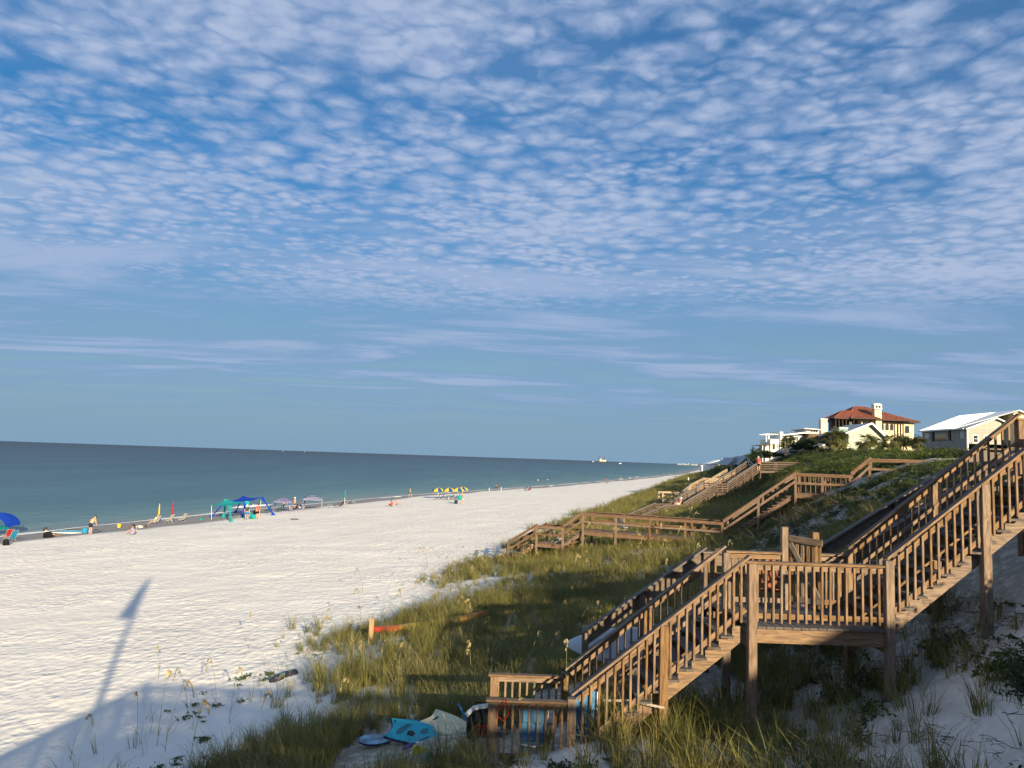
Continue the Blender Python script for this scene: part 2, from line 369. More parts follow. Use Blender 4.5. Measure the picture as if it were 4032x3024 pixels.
def build_ground():
    ys = np.concatenate([np.arange(-60, 8, 1.0), np.arange(8, 62, 0.21), 62 * np.geomspace(1, 13500 / 62, 330)])
    s = np.concatenate([np.linspace(-1.0, 0, 12)[:-1], np.linspace(0, 1, 240)[:-1]])
    vv = np.concatenate([np.arange(0, 26, 0.22), np.arange(26, 70, 1.0), np.geomspace(70, 4000, 24)])
    Y1 = ys[:, None]; w = xw(ys)[:, None]; tt = xt(ys)[:, None]
    X = np.concatenate([w + s[None, :] * (tt - w), tt + vv[None, :]], axis=1); Y = np.broadcast_to(Y1, X.shape)
    Z = ground(X, Y); n, m = X.shape
    V = np.stack([X, Y, Z], -1).reshape(-1, 3)
    i = np.arange(n - 1)[:, None] * m + np.arange(m - 1)[None, :]
    F = np.stack([i, i + 1, i + m + 1, i + m], -1).reshape(-1, 4)
    me = mesh_np('beach', V, F, True)
    u = (X - w).ravel(); v = (X - tt).ravel(); xf = X.ravel(); yf = Y.ravel()
    wet = 1 - sstep(u + (fbm(xf / 9.0, yf / 9.0, 2, 41) - 0.5) * 5.0, 8.0, 10.5)
    veg = np.clip(grass_density(xf, yf) * 0.9 + sstep(veff(v, yf), 12.5, 16) * 0.9 * (1 - bare(xf, yf) * .8), 0, 1)
    for nm, arr in (('wet', wet), ('litter', veg)):
        a = me.attributes.new(nm, 'FLOAT', 'POINT'); a.data.foreach_set('value', arr.astype(np.float32))
    m_, t, b = new_mat('white_sand'); tc = t.n('ShaderNodeTexCoord')
    pos = (tc, 'Object')
    n1 = t.n('ShaderNodeTexNoise', i={'Vector': pos, 'Scale': 0.35, 'Detail': 6.0, 'Roughness': 0.6})
    n2 = t.n('ShaderNodeTexNoise', i={'Vector': pos, 'Scale': 9.0, 'Detail': 4.0})
    mpd = t.n('ShaderNodeMapping', i={0: pos, 2: (0, 0, rad(-8)), 3: (1.0, 0.72, 1.0)})
    d1 = t.n('ShaderNodeTexVoronoi', feature='SMOOTH_F1', i={'Vector': mpd, 'Scale': 3.3, 'Smoothness': 0.35})
    d2 = t.n('ShaderNodeTexNoise', i={'Vector': mpd, 'Scale': 4.8, 'Detail': 3.0, 'Distortion': 0.5})
    dry = t.ramp((n1, 0), [(0.3, (0.75, 0.71, 0.63)), (0.7, (0.86, 0.815, 0.72))])
    dry = t.mix(t.math('MULTIPLY', (n2, 0), 0.25), dry, (0.62, 0.57, 0.51))
    awet = t.n('ShaderNodeAttribute', attribute_name='wet'); alit = t.n('ShaderNodeAttribute', attribute_name='litter')
    c1 = t.mix((awet, 'Fac'), dry, (0.27, 0.245, 0.21))
    litn = t.n('ShaderNodeTexNoise', i={'Vector': pos, 'Scale': 5.0, 'Detail': 6.0, 'Roughness': 0.7})
    lf = t.math('MULTIPLY', (alit, 'Fac'), (t.ramp((litn, 0), [(0.34, 0.35), (0.52, 1.0)]), 0))
    litc = t.ramp((n2, 0), [(0.35, (0.075, 0.062, 0.035)), (0.65, (0.16, 0.135, 0.075))])
    c2 = t.mix(t.math('MULTIPLY', lf, 0.85), c1, litc)
    t.link(c2, 2, b, 'Base Color')
    rg = t.ramp((awet, 'Fac'), [(0.0, 0.95), (1.0, 0.6)]); t.link(rg, 0, b, 'Roughness'); b.inputs['Specular IOR Level'].default_value = 0.25
    hgt = t.math('ADD', t.math('MULTIPLY', (d1, 0), 0.55), t.math('MULTIPLY', (d2, 0), 0.55))
    hgt = t.math('ADD', hgt, t.math('MULTIPLY', (n2, 0), 0.12))
    nb = t.n('ShaderNodeTexNoise', i={'Vector': pos, 'Scale': 0.22, 'Detail': 3.0}); hgt = t.math('MULTIPLY', hgt, (t.ramp((nb, 0), [(0.33, 0.25), (0.62, 1.0)]), 0))
    hgt = t.math('MULTIPLY', hgt, t.math('SUBTRACT', 1.0, (awet, 'Fac')))
    bp = t.n('ShaderNodeBump', i={'Strength': 0.8, 'Distance': 0.13, 'Height': hgt}); t.link(bp, 0, b, 'Normal')
    o = link('beach', me, m_); tag(o, 'white sand beach rising to the dune and bluff', None, kind='structure')
    return o
build_ground()

# ------------------------------------------------------------------ the sea
def build_sea():
    ys = np.concatenate([np.arange(-400, 0, 40), np.arange(0, 400, 4.0), 400 * np.geomspace(1, 110, 90)])
    off = np.concatenate([[18, 6, 2], -np.geomspace(1, 45000, 90)])
    X = xw(ys)[:, None] + off[None, :]; Y = np.broadcast_to(ys[:, None], X.shape); n, m = X.shape
    V = np.stack([X, Y, np.zeros_like(X)], -1).reshape(-1, 3)
    i = np.arange(n - 1)[:, None] * m + np.arange(m - 1)[None, :]
    F = np.stack([i, i + m, i + m + 1, i + 1], -1).reshape(-1, 4)
    me = mesh_np('sea', V, F, True)
    a = me.attributes.new('out', 'FLOAT', 'POINT'); a.data.foreach_set('value', np.broadcast_to(-off[None, :], X.shape).ravel().astype(np.float32))
    m_, t, b = new_mat('sea_water'); tc = t.n('ShaderNodeTexCoord'); pos = (tc, 'Object')
    at = t.n('ShaderNodeAttribute', attribute_name='out')
    mpb = t.n('ShaderNodeMapping', i={0: pos, 2: (0, 0, rad(-16)), 3: (1.0, 0.16, 1.0)})
    band = t.n('ShaderNodeTexNoise', i={'Vector': mpb, 'Scale': 0.045, 'Detail': 4.0})
    dep = t.math('ADD', t.math('LOGARITHM', t.math('ADD', (at, 'Fac'), 1.0), 10.0), t.math('MULTIPLY', t.math('SUBTRACT', (band, 0), 0.5), 1.5))
    dep = t.math('DIVIDE', dep, 4.5)
    col = t.ramp(dep, [(0.05, (0.20, 0.235, 0.20)), (0.22, (0.095, 0.185, 0.18)), (0.36, (0.048, 0.13, 0.145)), (0.52, (0.026, 0.078, 0.108)), (0.72, (0.016, 0.036, 0.058)), (0.95, (0.015, 0.031, 0.052))])
    df = t.n('ShaderNodeBsdfDiffuse', i={0: col}); gl = t.n('ShaderNodeBsdfGlossy', i={0: (1, 1, 1, 1), 'Roughness': 0.28}); mx = t.n('ShaderNodeMixShader', i={0: 0.22})
    t.link(df, 0, mx, 1); t.link(gl, 0, mx, 2); t.link(mx, 0, m_.node_tree.nodes['Material Output'], 0)
    w1 = t.n('ShaderNodeMapping', i={0: pos, 2: (0, 0, rad(-15)), 3: (1.0, 0.35, 1.0)})
    a1 = t.n('ShaderNodeTexNoise', i={'Vector': w1, 'Scale': 0.16, 'Detail': 5.0, 'Roughness': 0.6})
    a2 = t.n('ShaderNodeTexNoise', i={'Vector': w1, 'Scale': 1.4, 'Detail': 3.0})
    h = t.math('ADD', t.math('MULTIPLY', (a1, 0), 1.0), t.math('MULTIPLY', (a2, 0), 0.20))
    bp = t.n('ShaderNodeBump', i={'Strength': 1.0, 'Distance': 1.1, 'Height': h}); t.link(bp, 0, gl, 'Normal'); t.link(bp, 0, df, 'Normal'); m_.node_tree.nodes.remove(b)
    tag(link('sea', me, m_), 'calm blue-green sea out to the horizon', None, kind='structure')
build_sea()
# ------------------------------------------------------------------ timber stairs and walkways
def walkway(root, O, ang, width, nodes, mat, rail='baluster', H=1.02, post=0.14, post_ts=None, sides=(0, 1), bal_sp=0.13, cap=(0.14, 0.04), tmat=None, gap_deck=0.006, post_every=2.4, skip=(), tread_over=0.03, riser=False, post_skip=(), rb=0.12):
    """nodes: [(t, deck z)...] going up; level pieces are decks, the others flights. Each board is a part of its own."""
    tmat = tmat or mat
    a = Vector((math.cos(ang), math.sin(ang), 0)); s = Vector((-a.y, a.x, 0)); O = Vector((O[0], O[1], 0))
    def P(t, w, z): return O + a * t + s * w + Vector((0, 0, z))
    def gnd(t, w): p = P(t, w, 0); return gz(p.x, p.y)
    segs = list(zip(nodes[:-1], nodes[1:]))
    railz = {}
    for k, ((t0, z0), (t1, z1)) in enumerate(segs):
        flat = abs(z1 - z0) < 0.3
        if flat:
            n = max(1, int(round((t1 - t0) / 0.145))); dt = (t1 - t0) / n
            for j in range(n):
                tm = t0 + (j + 0.5) * dt
                beam('deck_board', tmat, root, P(tm, -0.05, z0 + (z1 - z0) * (j + .5) / n - 0.02), P(tm, width + 0.05, z0 + (z1 - z0) * (j + .5) / n - 0.02), dt - gap_deck, 0.038, bev=0.004)
            for w in (0.03, width - 0.03):
                beam('rim_joist', mat, root, P(t0 + 0.02, w, z0 - 0.16), P(t1 - 0.02, w, z1 - 0.16), 0.045, 0.235)
        else:
            n = max(2, int(round(abs(z1 - z0) / 0.185))); rz_ = (z1 - z0) / n; run = (t1 - t0) / n
            for j in range(n):
                zt = z0 + rz_ * (j + 1) if j < n - 1 else None
                if zt is None: break
                for q in range(2):
                    tm = t0 + run * (j + 0.25 + 0.5 * q) - 0.012
                    beam('tread', tmat, root, P(tm, -tread_over, zt - 0.02), P(tm, width + tread_over, zt - 0.02), run / 2 + 0.004, 0.038, bev=0.004, wob=0.006)
                if riser: beam('riser', tmat, root, P(t0 + run * j + 0.01, 0.06, zt - 0.115), P(t0 + run * j + 0.01, width - 0.06, zt - 0.115), 0.02, 0.15, bev=0.0)
            for w in (0.16, width - 0.16):
                top = []
                for j in range(n): top += [(run * j, rz_ * j - 0.045), (run * j, rz_ * (j + 1) - 0.045)]
                top += [(t1 - t0 - 0.06, rz_ * n - 0.045)]
                poly = top + [(t1 - t0 - 0.06, rz_ * n - 0.045 - 0.19 - 0.06 * rz_ / run), (run * 0.7, rz_ * 0.7 - 0.235), (0, -0.10)]
                m = MB().prism(poly, 'y', -0.022, 0.022)
                o = link('stringer', m.mesh('stringer'), mat, root)
                p = P(t0, w, z0); o.matrix_basis = Matrix.Translation(p) @ Matrix.Rotation(ang, 4, 'Z')
        # rails
        for sd in sides:
            if (k, sd) in skip: continue
            w = 0.0 if sd == 0 else width; out = -1 if sd == 0 else 1
            up0, up1 = (0, 0) if flat else (0.13, 0.10)
            ta, tb = t0 + (0.07 if not flat else 0), t1
            za, zb = z0 + H + up0, z1 + H + up1
            beam('handrail', mat, root, P(ta - 0.05, w - out * 0.02, za), P(tb + 0.03, w - out * 0.02, zb), cap[0], cap[1])
            if rail == 'baluster':
                beam('rail_board', mat, root, P(ta + 0.05, w, za - 0.075), P(tb - 0.05, w, zb - 0.075), 0.038, 0.09)
                beam('bottom_rail', mat, root, P(ta + 0.05, w, za - H + 0.16), P(tb - 0.05, w, zb - H + 0.16), 0.038, 0.09)
                n = max(2, int(round((tb - ta) / bal_sp)))
                for j in range(1, n):
                    f = j / n; t = ta + (tb - ta) * f; z = za + (zb - za) * f
                    dj = random.uniform(-.012, .012)
                    beam('baluster', mat, root, P(t + random.uniform(-.004, .004), w + out * 0.042, z - H + 0.06 + dj), P(t + random.uniform(-.006, .006), w + out * 0.042, z - 0.035), 0.036, 0.036, up=(a.x, a.y, 0), bev=0.004)
            else:
                beam('rail_board', mat, root, P(ta, w + out * 0.05, za - 0.025 - rb / 2), P(tb, w + out * 0.05, zb - 0.025 - rb / 2), 0.038, rb)
                for q in ((0.5,) if rail == 'one' else (0.30, 0.55, 0.80)):
                    beam('mid_rail', mat, root, P(ta, w + out * 0.05, za - H * q), P(tb, w + out * 0.05, zb - H * q), 0.038, 0.12 if rail == 'one' else 0.13)
    # posts
    tl = post_ts
    if tl is None:
        tl = []
        for k, ((t0, z0), (t1, z1)) in enumerate(segs):
            n = max(1, int(math.ceil((t1 - t0) / post_every)))
            tl += [t0 + (t1 - t0) * j / n for j in range(n)]
        tl.append(nodes[-1][0])
    for t in tl:
        z = np.interp(t, [q[0] for q in nodes], [q[1] for q in nodes])
        for sd in sides:
            if (round(t, 2), sd) in post_skip: continue
            w = 0.0 if sd == 0 else width
            fl = any(q[0][0] < t < q[1][0] and abs(q[1][1] - q[0][1]) > .3 for q in segs)
            beam('post', mat, root, P(t, w, gnd(t, w) - 0.4), P(t, w, z + H - 0.02 + (0.08 if fl else 0)), post, post, up=(a.x, a.y, 0), bev=0.008, wob=0.004)
    return P

# the big stair across the view
def build_main_stair():
    r = thing('beach_stair', 'nearest brown timber beach stair, its landing between two flights with square balusters', 'stair', (2.0, 13.6, gz(2, 13.6)))
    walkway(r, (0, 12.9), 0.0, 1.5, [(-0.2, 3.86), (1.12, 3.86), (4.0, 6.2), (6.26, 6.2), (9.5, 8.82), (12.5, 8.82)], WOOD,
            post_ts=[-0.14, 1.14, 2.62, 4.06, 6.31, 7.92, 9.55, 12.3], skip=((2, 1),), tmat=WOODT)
    # far rail of the landing stops at the gate
    for x0, x1 in ((4.06, 5.05), (5.78, 6.3)):
        beam('handrail', WOOD, r, (x0 - .03, 14.38, 7.22), (x1, 14.38, 7.22), 0.14, 0.04)
        beam('rail_board', WOOD, r, (x0, 14.4, 7.145), (x1, 14.4, 7.145), 0.038, 0.09)
        beam('bottom_rail', WOOD, r, (x0, 14.4, 6.36), (x1, 14.4, 6.36), 0.038, 0.09)
        n = int((x1 - x0) / .13)
        for j in range(1, n + 1):
            x = x0 + j * (x1 - x0) / (n + 1); beam('baluster', WOOD, r, (x, 14.44, 6.25), (x, 14.44, 7.17), .04, .04, up=(1, 0, 0), bev=.004)
    for x, z in ((5.13, 7.70), (5.70, 7.62)):
        beam('gate_post', WOOD, r, (x, 14.42, 5.6), (x, 14.42, z), .12, .12, up=(1, 0, 0), bev=.01)
    # handrail bar low on the inside of the lower and upper flights
    for (x0, z0, x1, z1) in ((1.2, 4.55, 4.0, 6.8), (6.35, 6.95, 9.5, 9.45)):
        beam('grab_rail', WOOD, r, (x0, 14.33, z0), (x1, 14.33, z1), .04, .06)
    # cross members below the landing
    for x in (4.06, 6.31): beam('cross_beam', WOOD, r, (x, 12.98, 5.9), (x, 14.3, 5.9), .05, .2)
    g = thing('stair_gate', 'open timber gate with slats and a diagonal brace behind the landing', 'gate', (5.15, 14.36, 6.25))
    p0 = Vector((5.20, 14.36, 0)); p1 = Vector((5.62, 13.95, 0)); d = (p1 - p0)
    def Q(f, z): return p0 + d * f + Vector((0, 0, z))
    beam('gate_rail', WOODG, g, Q(-.02, 7.50), Q(1.05, 7.46), .04, .12)
    beam('gate_rail', WOODG, g, Q(0, 6.42), Q(1, 6.42), .04, .10)
    beam('gate_brace', WOODG, g, Q(.03, 7.42), Q(.95, 6.46), .03, .09)
    for j in range(6):
        f = .06 + j * .176; off = Vector((0.02, 0.025, 0)); beam('gate_slat', WOOD, g, Q(f, 6.3) + off, Q(f, 7.45) + off, .03, .055, up=(d.x, d.y, 0), bev=.003)
    return r
build_main_stair()
def build_second_stair():
    r = thing('beach_stair', 'dark weathered stair running parallel just behind the nearest beach stair', 'stair', (4.0, 16.3, gz(4, 16.3)))
    walkway(r, (0, 15.75), 0.0, 1.45, [(1.7, 3.95), (4.35, 5.88), (6.75, 5.88), (10.6, 8.35), (12.6, 8.35)], WOODG, rail='one', tmat=WOODG, riser=True, cap=(0.19, 0.04), rb=0.27, H=1.0, post_ts=[1.78, 3.0, 4.4, 6.75, 8.6, 10.6, 12.4], skip=((1, 0), (0, 0)), post_skip=((1.78, 0), (3.0, 0), (4.4, 0)))
    return r
build_second_stair()
def build_boardwalk():
    r = thing('boardwalk_stair', 'brown timber boardwalk with wide open rails stepping down the dune to the sand', 'stair', (9, 46, gz(9, 46)))
    walkway(r, (0.45, 50.0), rad(-27.5), 1.5, [(-0.4, 2.3), (1.6, 3.55), (3.4, 3.55), (4.73, 4.52), (13.17, 4.52), (17.08, 7.42), (19.8, 7.42), (20.75, 8.32), (26, 8.32)], WOODB, rail='one', H=1.05, post=0.12, cap=(0.16, 0.045), post_every=2.15, tread_over=.02)
    # short balusters on the upper landing
    a = Vector((math.cos(rad(-27.5)), math.sin(rad(-27.5)), 0))
    for w in (0.02, 1.5):
        s = Vector((-a.y, a.x, 0)) * w
        for j in range(10):
            p = Vector((0.45, 50, 0)) + a * (17.35 + j * .25) + s
            beam('baluster', WOODB, r, p + Vector((0, 0, 7.46)), p + Vector((0, 0, 8.36)), .09, .03, up=(a.x, a.y, 0))
build_boardwalk()
STAIR3 = {}
def build_far_stairs():
    r = thing('beach_stair', 'long timber stair with pale wide handrails where a shirtless person sits', 'stair', (22, 86, gz(22, 86)))
    ang = rad(41.2); O = (12.6, 78.3)
    def T(x): return (x - O[0]) / math.cos(ang)
    P = walkway(r, O, ang, 1.7, [(0, 1.9), (T(16.9), 3.35), (T(18.9), 3.35), (T(23.66), 5.62), (T(25.25), 5.62), (T(30.55), 8.28)], WOODC, rail='three', H=1.05, post=0.13, cap=(0.24, 0.045), post_every=2.0)
    STAIR3['P'] = P; STAIR3['T'] = T
    b = P(T(30.55), 0, 0)
    walkway(r, (b.x, b.y), rad(-12), 1.7, [(0, 8.28), (7.5, 8.45)], WOODC, rail='three', H=1.05, post=0.13, cap=(0.2, 0.045), post_every=1.9)
    r2 = thing('beach_stair', 'new yellow timber stair in the dune grass beyond the pale railed stair', 'stair', (24, 106, gz(24, 106)))
    walkway(r2, (20.9, 105.0), rad(8), 1.6, [(0, 3.85), (3.6, 3.85)], WOODP, rail='one', H=1.05, cap=(.18, .045))
    walkway(r2, (24.6, 106.5), rad(52), 1.6, [(0, 3.2), (4.2, 4.6), (6.2, 4.6)], WOODP, rail='three', H=1.05, cap=(.22, .045))
    r3 = thing('beach_stair', 'farther pale timber stair below the grey roofed pavilion', 'stair', (35, 130, gz(35, 130)))
    walkway(r3, (31, 127), rad(40), 1.6, [(0, 4.2), (3.9, 5.45), (6.2, 5.45), (10.5, 7.0)], WOODP, rail='three', H=1.05, cap=(.22, .045))
build_far_stairs()
# the viewer's own walkover: deck and stair underfoot, behind and below the camera; its shadow falls on the sand
def build_own_deck():
    r = thing('beach_stair', 'timber deck and stair under the viewpoint that shades the sand and grass below', 'stair', (1, 0, gz(1, 0)))
    walkway(r, (0, -0.80), 0.0, 1.5, [(-9.0, 3.0), (-1.0, 7.35), (6.6, 7.35)], WOOD, H=1.02, post_ts=[-8, -6.2, -4.4, -2.6, -1.0, 1.4, 3.8, 6.5], bal_sp=0.075)
    f = thing('flag_pole', 'tall pole with a limp flag beside the viewpoint deck, shadow long on the sand', 'flag pole', (-0.75, -3.0, gz(-.75, -3)))
    z0 = gz(-.75, -3)
    MB().tube([(-.75, -3, z0 - .5), (-.72, -3, 11.0), (-.45, -3, 15.1)], [.10, .09, .06], 10).build('pole', WHITE, f)
    V = []; nx, nz = 8, 14
    for j in range(nz + 1):
        for i in range(nx + 1):
            fz = j / nz; wdt = 0.08 + 0.46 * fz ** 0.8
            x = -.5 - 0.25 * fz - wdt * (i / nx); V.append((x, -3 + 0.10 * math.sin(i * 2.2 + fz * 3), 14.9 - 2.9 * fz))
    F = [(j * (nx + 1) + i, j * (nx + 1) + i + 1, (j + 1) * (nx + 1) + i + 1, (j + 1) * (nx + 1) + i) for j in range(nz) for i in range(nx)]
    m = MB(); m.add(V, F); o = m.build('flag', fabric('flag_cloth', (.1, .12, .4)), f, True)
    sd = o.modifiers.new('thick', 'SOLIDIFY'); sd.thickness = .01
build_own_deck()

# unseen house added behind the right shoulder to shade the slope
def build_shade_house():
    r = thing('beach_house', 'unseen house added on the bluff behind the viewpoint to shade the slope under the stair', 'house', (21, -11, 8))
    MB().box((21.4, -11, 9.4), (14.8, 9.4, 4.4)).build('wall', WHITE, r)
    MB().prism([(-16.4, 11.5), (-5.7, 11.55), (-5.7, 11.7), (-11, 12.1), (-16.4, 11.7)], 'x', 13.4, 29.4).build('roof', paint('shade_house_roof', (.3, .3, .3), .8), r)
build_shade_house()
# ------------------------------------------------------------------ vegetation
def leaf_mat(name, c0, c1, dry=None, rough=0.55, trans=0.35):
    m, t, b = new_mat(name); oi = t.n('ShaderNodeObjectInfo'); tc = t.n('ShaderNodeTexCoord')
    nz = t.n('ShaderNodeTexNoise', i={'Vector': (tc, 'Object'), 'Scale': 7.0, 'Detail': 2.0})
    geo = t.n('ShaderNodeNewGeometry')
    f = t.math('ADD', t.math('MULTIPLY', (oi, 'Random'), 0.5), t.math('MULTIPLY', (geo, 'Random Per Island'), 0.5))
    stops = [(0.15, c0), (0.75, c1)] + ([(0.93, dry)] if dry else [])
    r = t.ramp(f, stops); c = t.mix(t.math('MULTIPLY', (nz, 0), 0.5), r, tuple(x * 0.6 for x in c0))
    t.link(c, 2, b, 'Base Color'); b.inputs['Roughness'].default_value = rough; b.inputs['Specular IOR Level'].default_value = 0.3
    tr = t.n('ShaderNodeBsdfTranslucent'); t.link(c, 2, tr, 0); mx = t.n('ShaderNodeMixShader', i={0: trans})
    out = m.node_tree.nodes['Material Output']; t.link(b, 0, mx, 1); t.link(tr, 0, mx, 2); t.link(mx, 0, out, 0)
    return m
GRASS = leaf_mat('dune_grass_blades', (0.125, 0.135, 0.032), (0.33, 0.285, 0.085), (0.50, 0.39, 0.18))
SCRUB = leaf_mat('scrub_leaves', (0.05, 0.08, 0.016), (0.14, 0.17, 0.03), (0.22, 0.17, 0.06))
DARKLEAF = leaf_mat('dark_leaves', (0.018, 0.034, 0.012), (0.045, 0.07, 0.02))
STRAW = leaf_mat('seed_straw', (0.36, 0.28, 0.12), (0.52, 0.42, 0.20), trans=0.3)
VINE = leaf_mat('vine_leaves', (0.045, 0.075, 0.02), (0.10, 0.13, 0.04))
PALMG = leaf_mat('palm_leaves', (0.075, 0.095, 0.03), (0.17, 0.18, 0.06), (0.30, 0.20, 0.09))
BARK = paint('grey_bark', (0.11, 0.085, 0.065), 0.9, 0.25, 12, 0.6)
PALMBARK = paint('palm_bark', (0.20, 0.155, 0.11), 0.9, 0.3, 9, 0.6)

def blades(n, rnd, lmin, lmax, lean, wid, base_r, segs=3):
    V = []; F = []
    for k in range(n):
        a = rnd.uniform(0, 2 * math.pi); r = base_r * math.sqrt(rnd.random()); bx, by = r * math.cos(a), r * math.sin(a)
        d = a + rnd.uniform(-1.0, 1.0); L = rnd.uniform(lmin, lmax); le = lean * rnd.uniform(0.3, 1.3); w = wid * rnd.uniform(.7, 1.2)
        dx, dy = math.cos(d), math.sin(d); sx, sy = -dy, dx; b = len(V)
        for s in range(segs + 1):
            f = s / segs; h = L * (f - 0.33 * le * f * f * f); o = L * le * f * f * .9; ww = w * (1 - f ** 1.6 * .9) / 2
            V.append((bx + dx * o - sx * ww, by + dy * o - sy * ww, h - .02)); V.append((bx + dx * o + sx * ww, by + dy * o + sy * ww, h - .02))
        for s in range(segs): F.append((b + 2 * s, b + 2 * s + 1, b + 2 * s + 3, b + 2 * s + 2))
    return V, F
def leafball(n, rnd, R, size, flat=0.75, shell=0.5, zlo=0.0):
    V = []; F = []
    for k in range(n):
        while True:
            p = Vector((rnd.gauss(0, 1), rnd.gauss(0, 1), rnd.gauss(0, 1))).normalized()
            if p.z > -0.25 + zlo: break
        rr = R * (shell + (1 - shell) * rnd.random()) * (0.8 + 0.3 * math.sin(5 * p.x + 3 * p.y + 4 * p.z))
        c = Vector((p.x * rr, p.y * rr, max(0.02, p.z * rr * flat)))
        nn = (p + Vector((rnd.gauss(0, .6), rnd.gauss(0, .6), rnd.gauss(0, .6) + .4))).normalized(); u = nn.orthogonal().normalized(); u = Matrix.Rotation(rnd.uniform(0, 6.28), 3, nn) @ u; w = nn.cross(u)
        s = size * rnd.uniform(.6, 1.3); b = len(V)
        V += [c - u * s, c - w * s * .42 + nn * s * .1, c + u * s, c + w * s * .42 + nn * s * .1]; F.append((b, b + 1, b + 2, b + 3))
    return V, F
def proto(name, VF, mat):
    me = mesh_np(name, VF[0], VF[1]); me.materials.append(mat); return bpy.data.objects.new(name, me)
def scatter(name, label, protos, X, Y, scl, tilt=0.15, zoff=0.0, Z=None):
    n = len(X); Z = (ground(X, Y) + zoff) if Z is None else Z
    me = bpy.data.meshes.new(name); me.vertices.add(n); me.vertices.foreach_set('co', np.stack([X, Y, Z], -1).astype(np.float32).ravel())
    rot = np.stack([RNG.normal(0, tilt, n), RNG.normal(0, tilt, n), RNG.uniform(0, 6.283, n)], -1).astype(np.float32)
    a = me.attributes.new('rot', 'FLOAT_VECTOR', 'POINT'); a.data.foreach_set('vector', rot.ravel())
    a = me.attributes.new('scl', 'FLOAT', 'POINT'); a.data.foreach_set('value', np.asarray(scl, np.float32))
    a = me.attributes.new('idx', 'INT', 'POINT'); a.data.foreach_set('value', RNG.integers(0, len(protos), n).astype(np.int32))
    o = link(name, me); tag(o, label, name.replace('_', ' ').split('.')[0], kind='stuff')
    col = bpy.data.collections.new(name + '_source')
    for p in protos: col.objects.link(p)
    ng = bpy.data.node_groups.new(name + '_scatter', 'GeometryNodeTree')
    ng.interface.new_socket('Geometry', in_out='INPUT', socket_type='NodeSocketGeometry'); ng.interface.new_socket('Geometry', in_out='OUTPUT', socket_type='NodeSocketGeometry')
    N = ng.nodes; L = ng.links; gi = N.new('NodeGroupInput'); go = N.new('NodeGroupOutput')
    ci = N.new('GeometryNodeCollectionInfo'); ci.inputs[0].default_value = col; ci.inputs[1].default_value = True; ci.inputs[2].default_value = True
    ip = N.new('GeometryNodeInstanceOnPoints'); ip.inputs['Pick Instance'].default_value = True
    for nm, ty, sock in (('rot', 'FLOAT_VECTOR', 'Rotation'), ('scl', 'FLOAT', 'Scale'), ('idx', 'INT', 'Instance Index')):
        na = N.new('GeometryNodeInputNamedAttribute'); na.data_type = ty; na.inputs['Name'].default_value = nm; L.new(na.outputs['Attribute'], ip.inputs[sock])
    L.new(gi.outputs[0], ip.inputs['Points']); L.new(ci.outputs[0], ip.inputs['Instance']); L.new(ip.outputs[0], go.inputs[0])
    md = o.modifiers.new('scatter', 'NODES'); md.node_group = ng
    return o
def sample_area(y0, y1, v0, v1, dens, fn):
    """random points in a dune strip, kept with probability fn(x, y)"""
    n = int((y1 - y0) * (v1 - v0) * dens); Y = RNG.uniform(y0, y1, n); v = RNG.uniform(v0, v1, n); X = xt(Y) + v
    k = RNG.random(n) < fn(X, Y); X = X[k]; Y = Y[k]
    ok = (np.abs(X) < Y * 0.80 + 6); return X[ok], Y[ok]
def off_decks(X, Y):
    """nothing grows through the nearest decks"""
    k = ~((X > -0.3) & (X < 1.4) & (Y > 12.6) & (Y < 14.6)) & ~((X > 8.5) & (Y > 12.6) & (Y < 17.4)) & ~((Y < 9.0) & (np.abs(X) < 5)) & ~((X < -0.1) & (X > -2.9) & (Y > 13.2) & (Y < 16.0)) & ~((X > 0.5) & (X < 4.8) & (Y > 14.5) & (Y < 18.3))
    return k
def twigs(n, rnd):
    m = MB()
    for k in range(n):
        p = Vector((rnd.uniform(-.35, .35), rnd.uniform(-.35, .35), rnd.uniform(0, .03))); a = rnd.uniform(0, 6.28); L = rnd.uniform(.08, .3)
        m.tube([p, p + Vector((math.cos(a) * L * .5, math.sin(a) * L * .5, .02)), p + Vector((math.cos(a + .4) * L, math.sin(a + .4) * L, .0))], [.006, .005, .002], 3, False)
    return np.array(m.v), np.array(m.f)
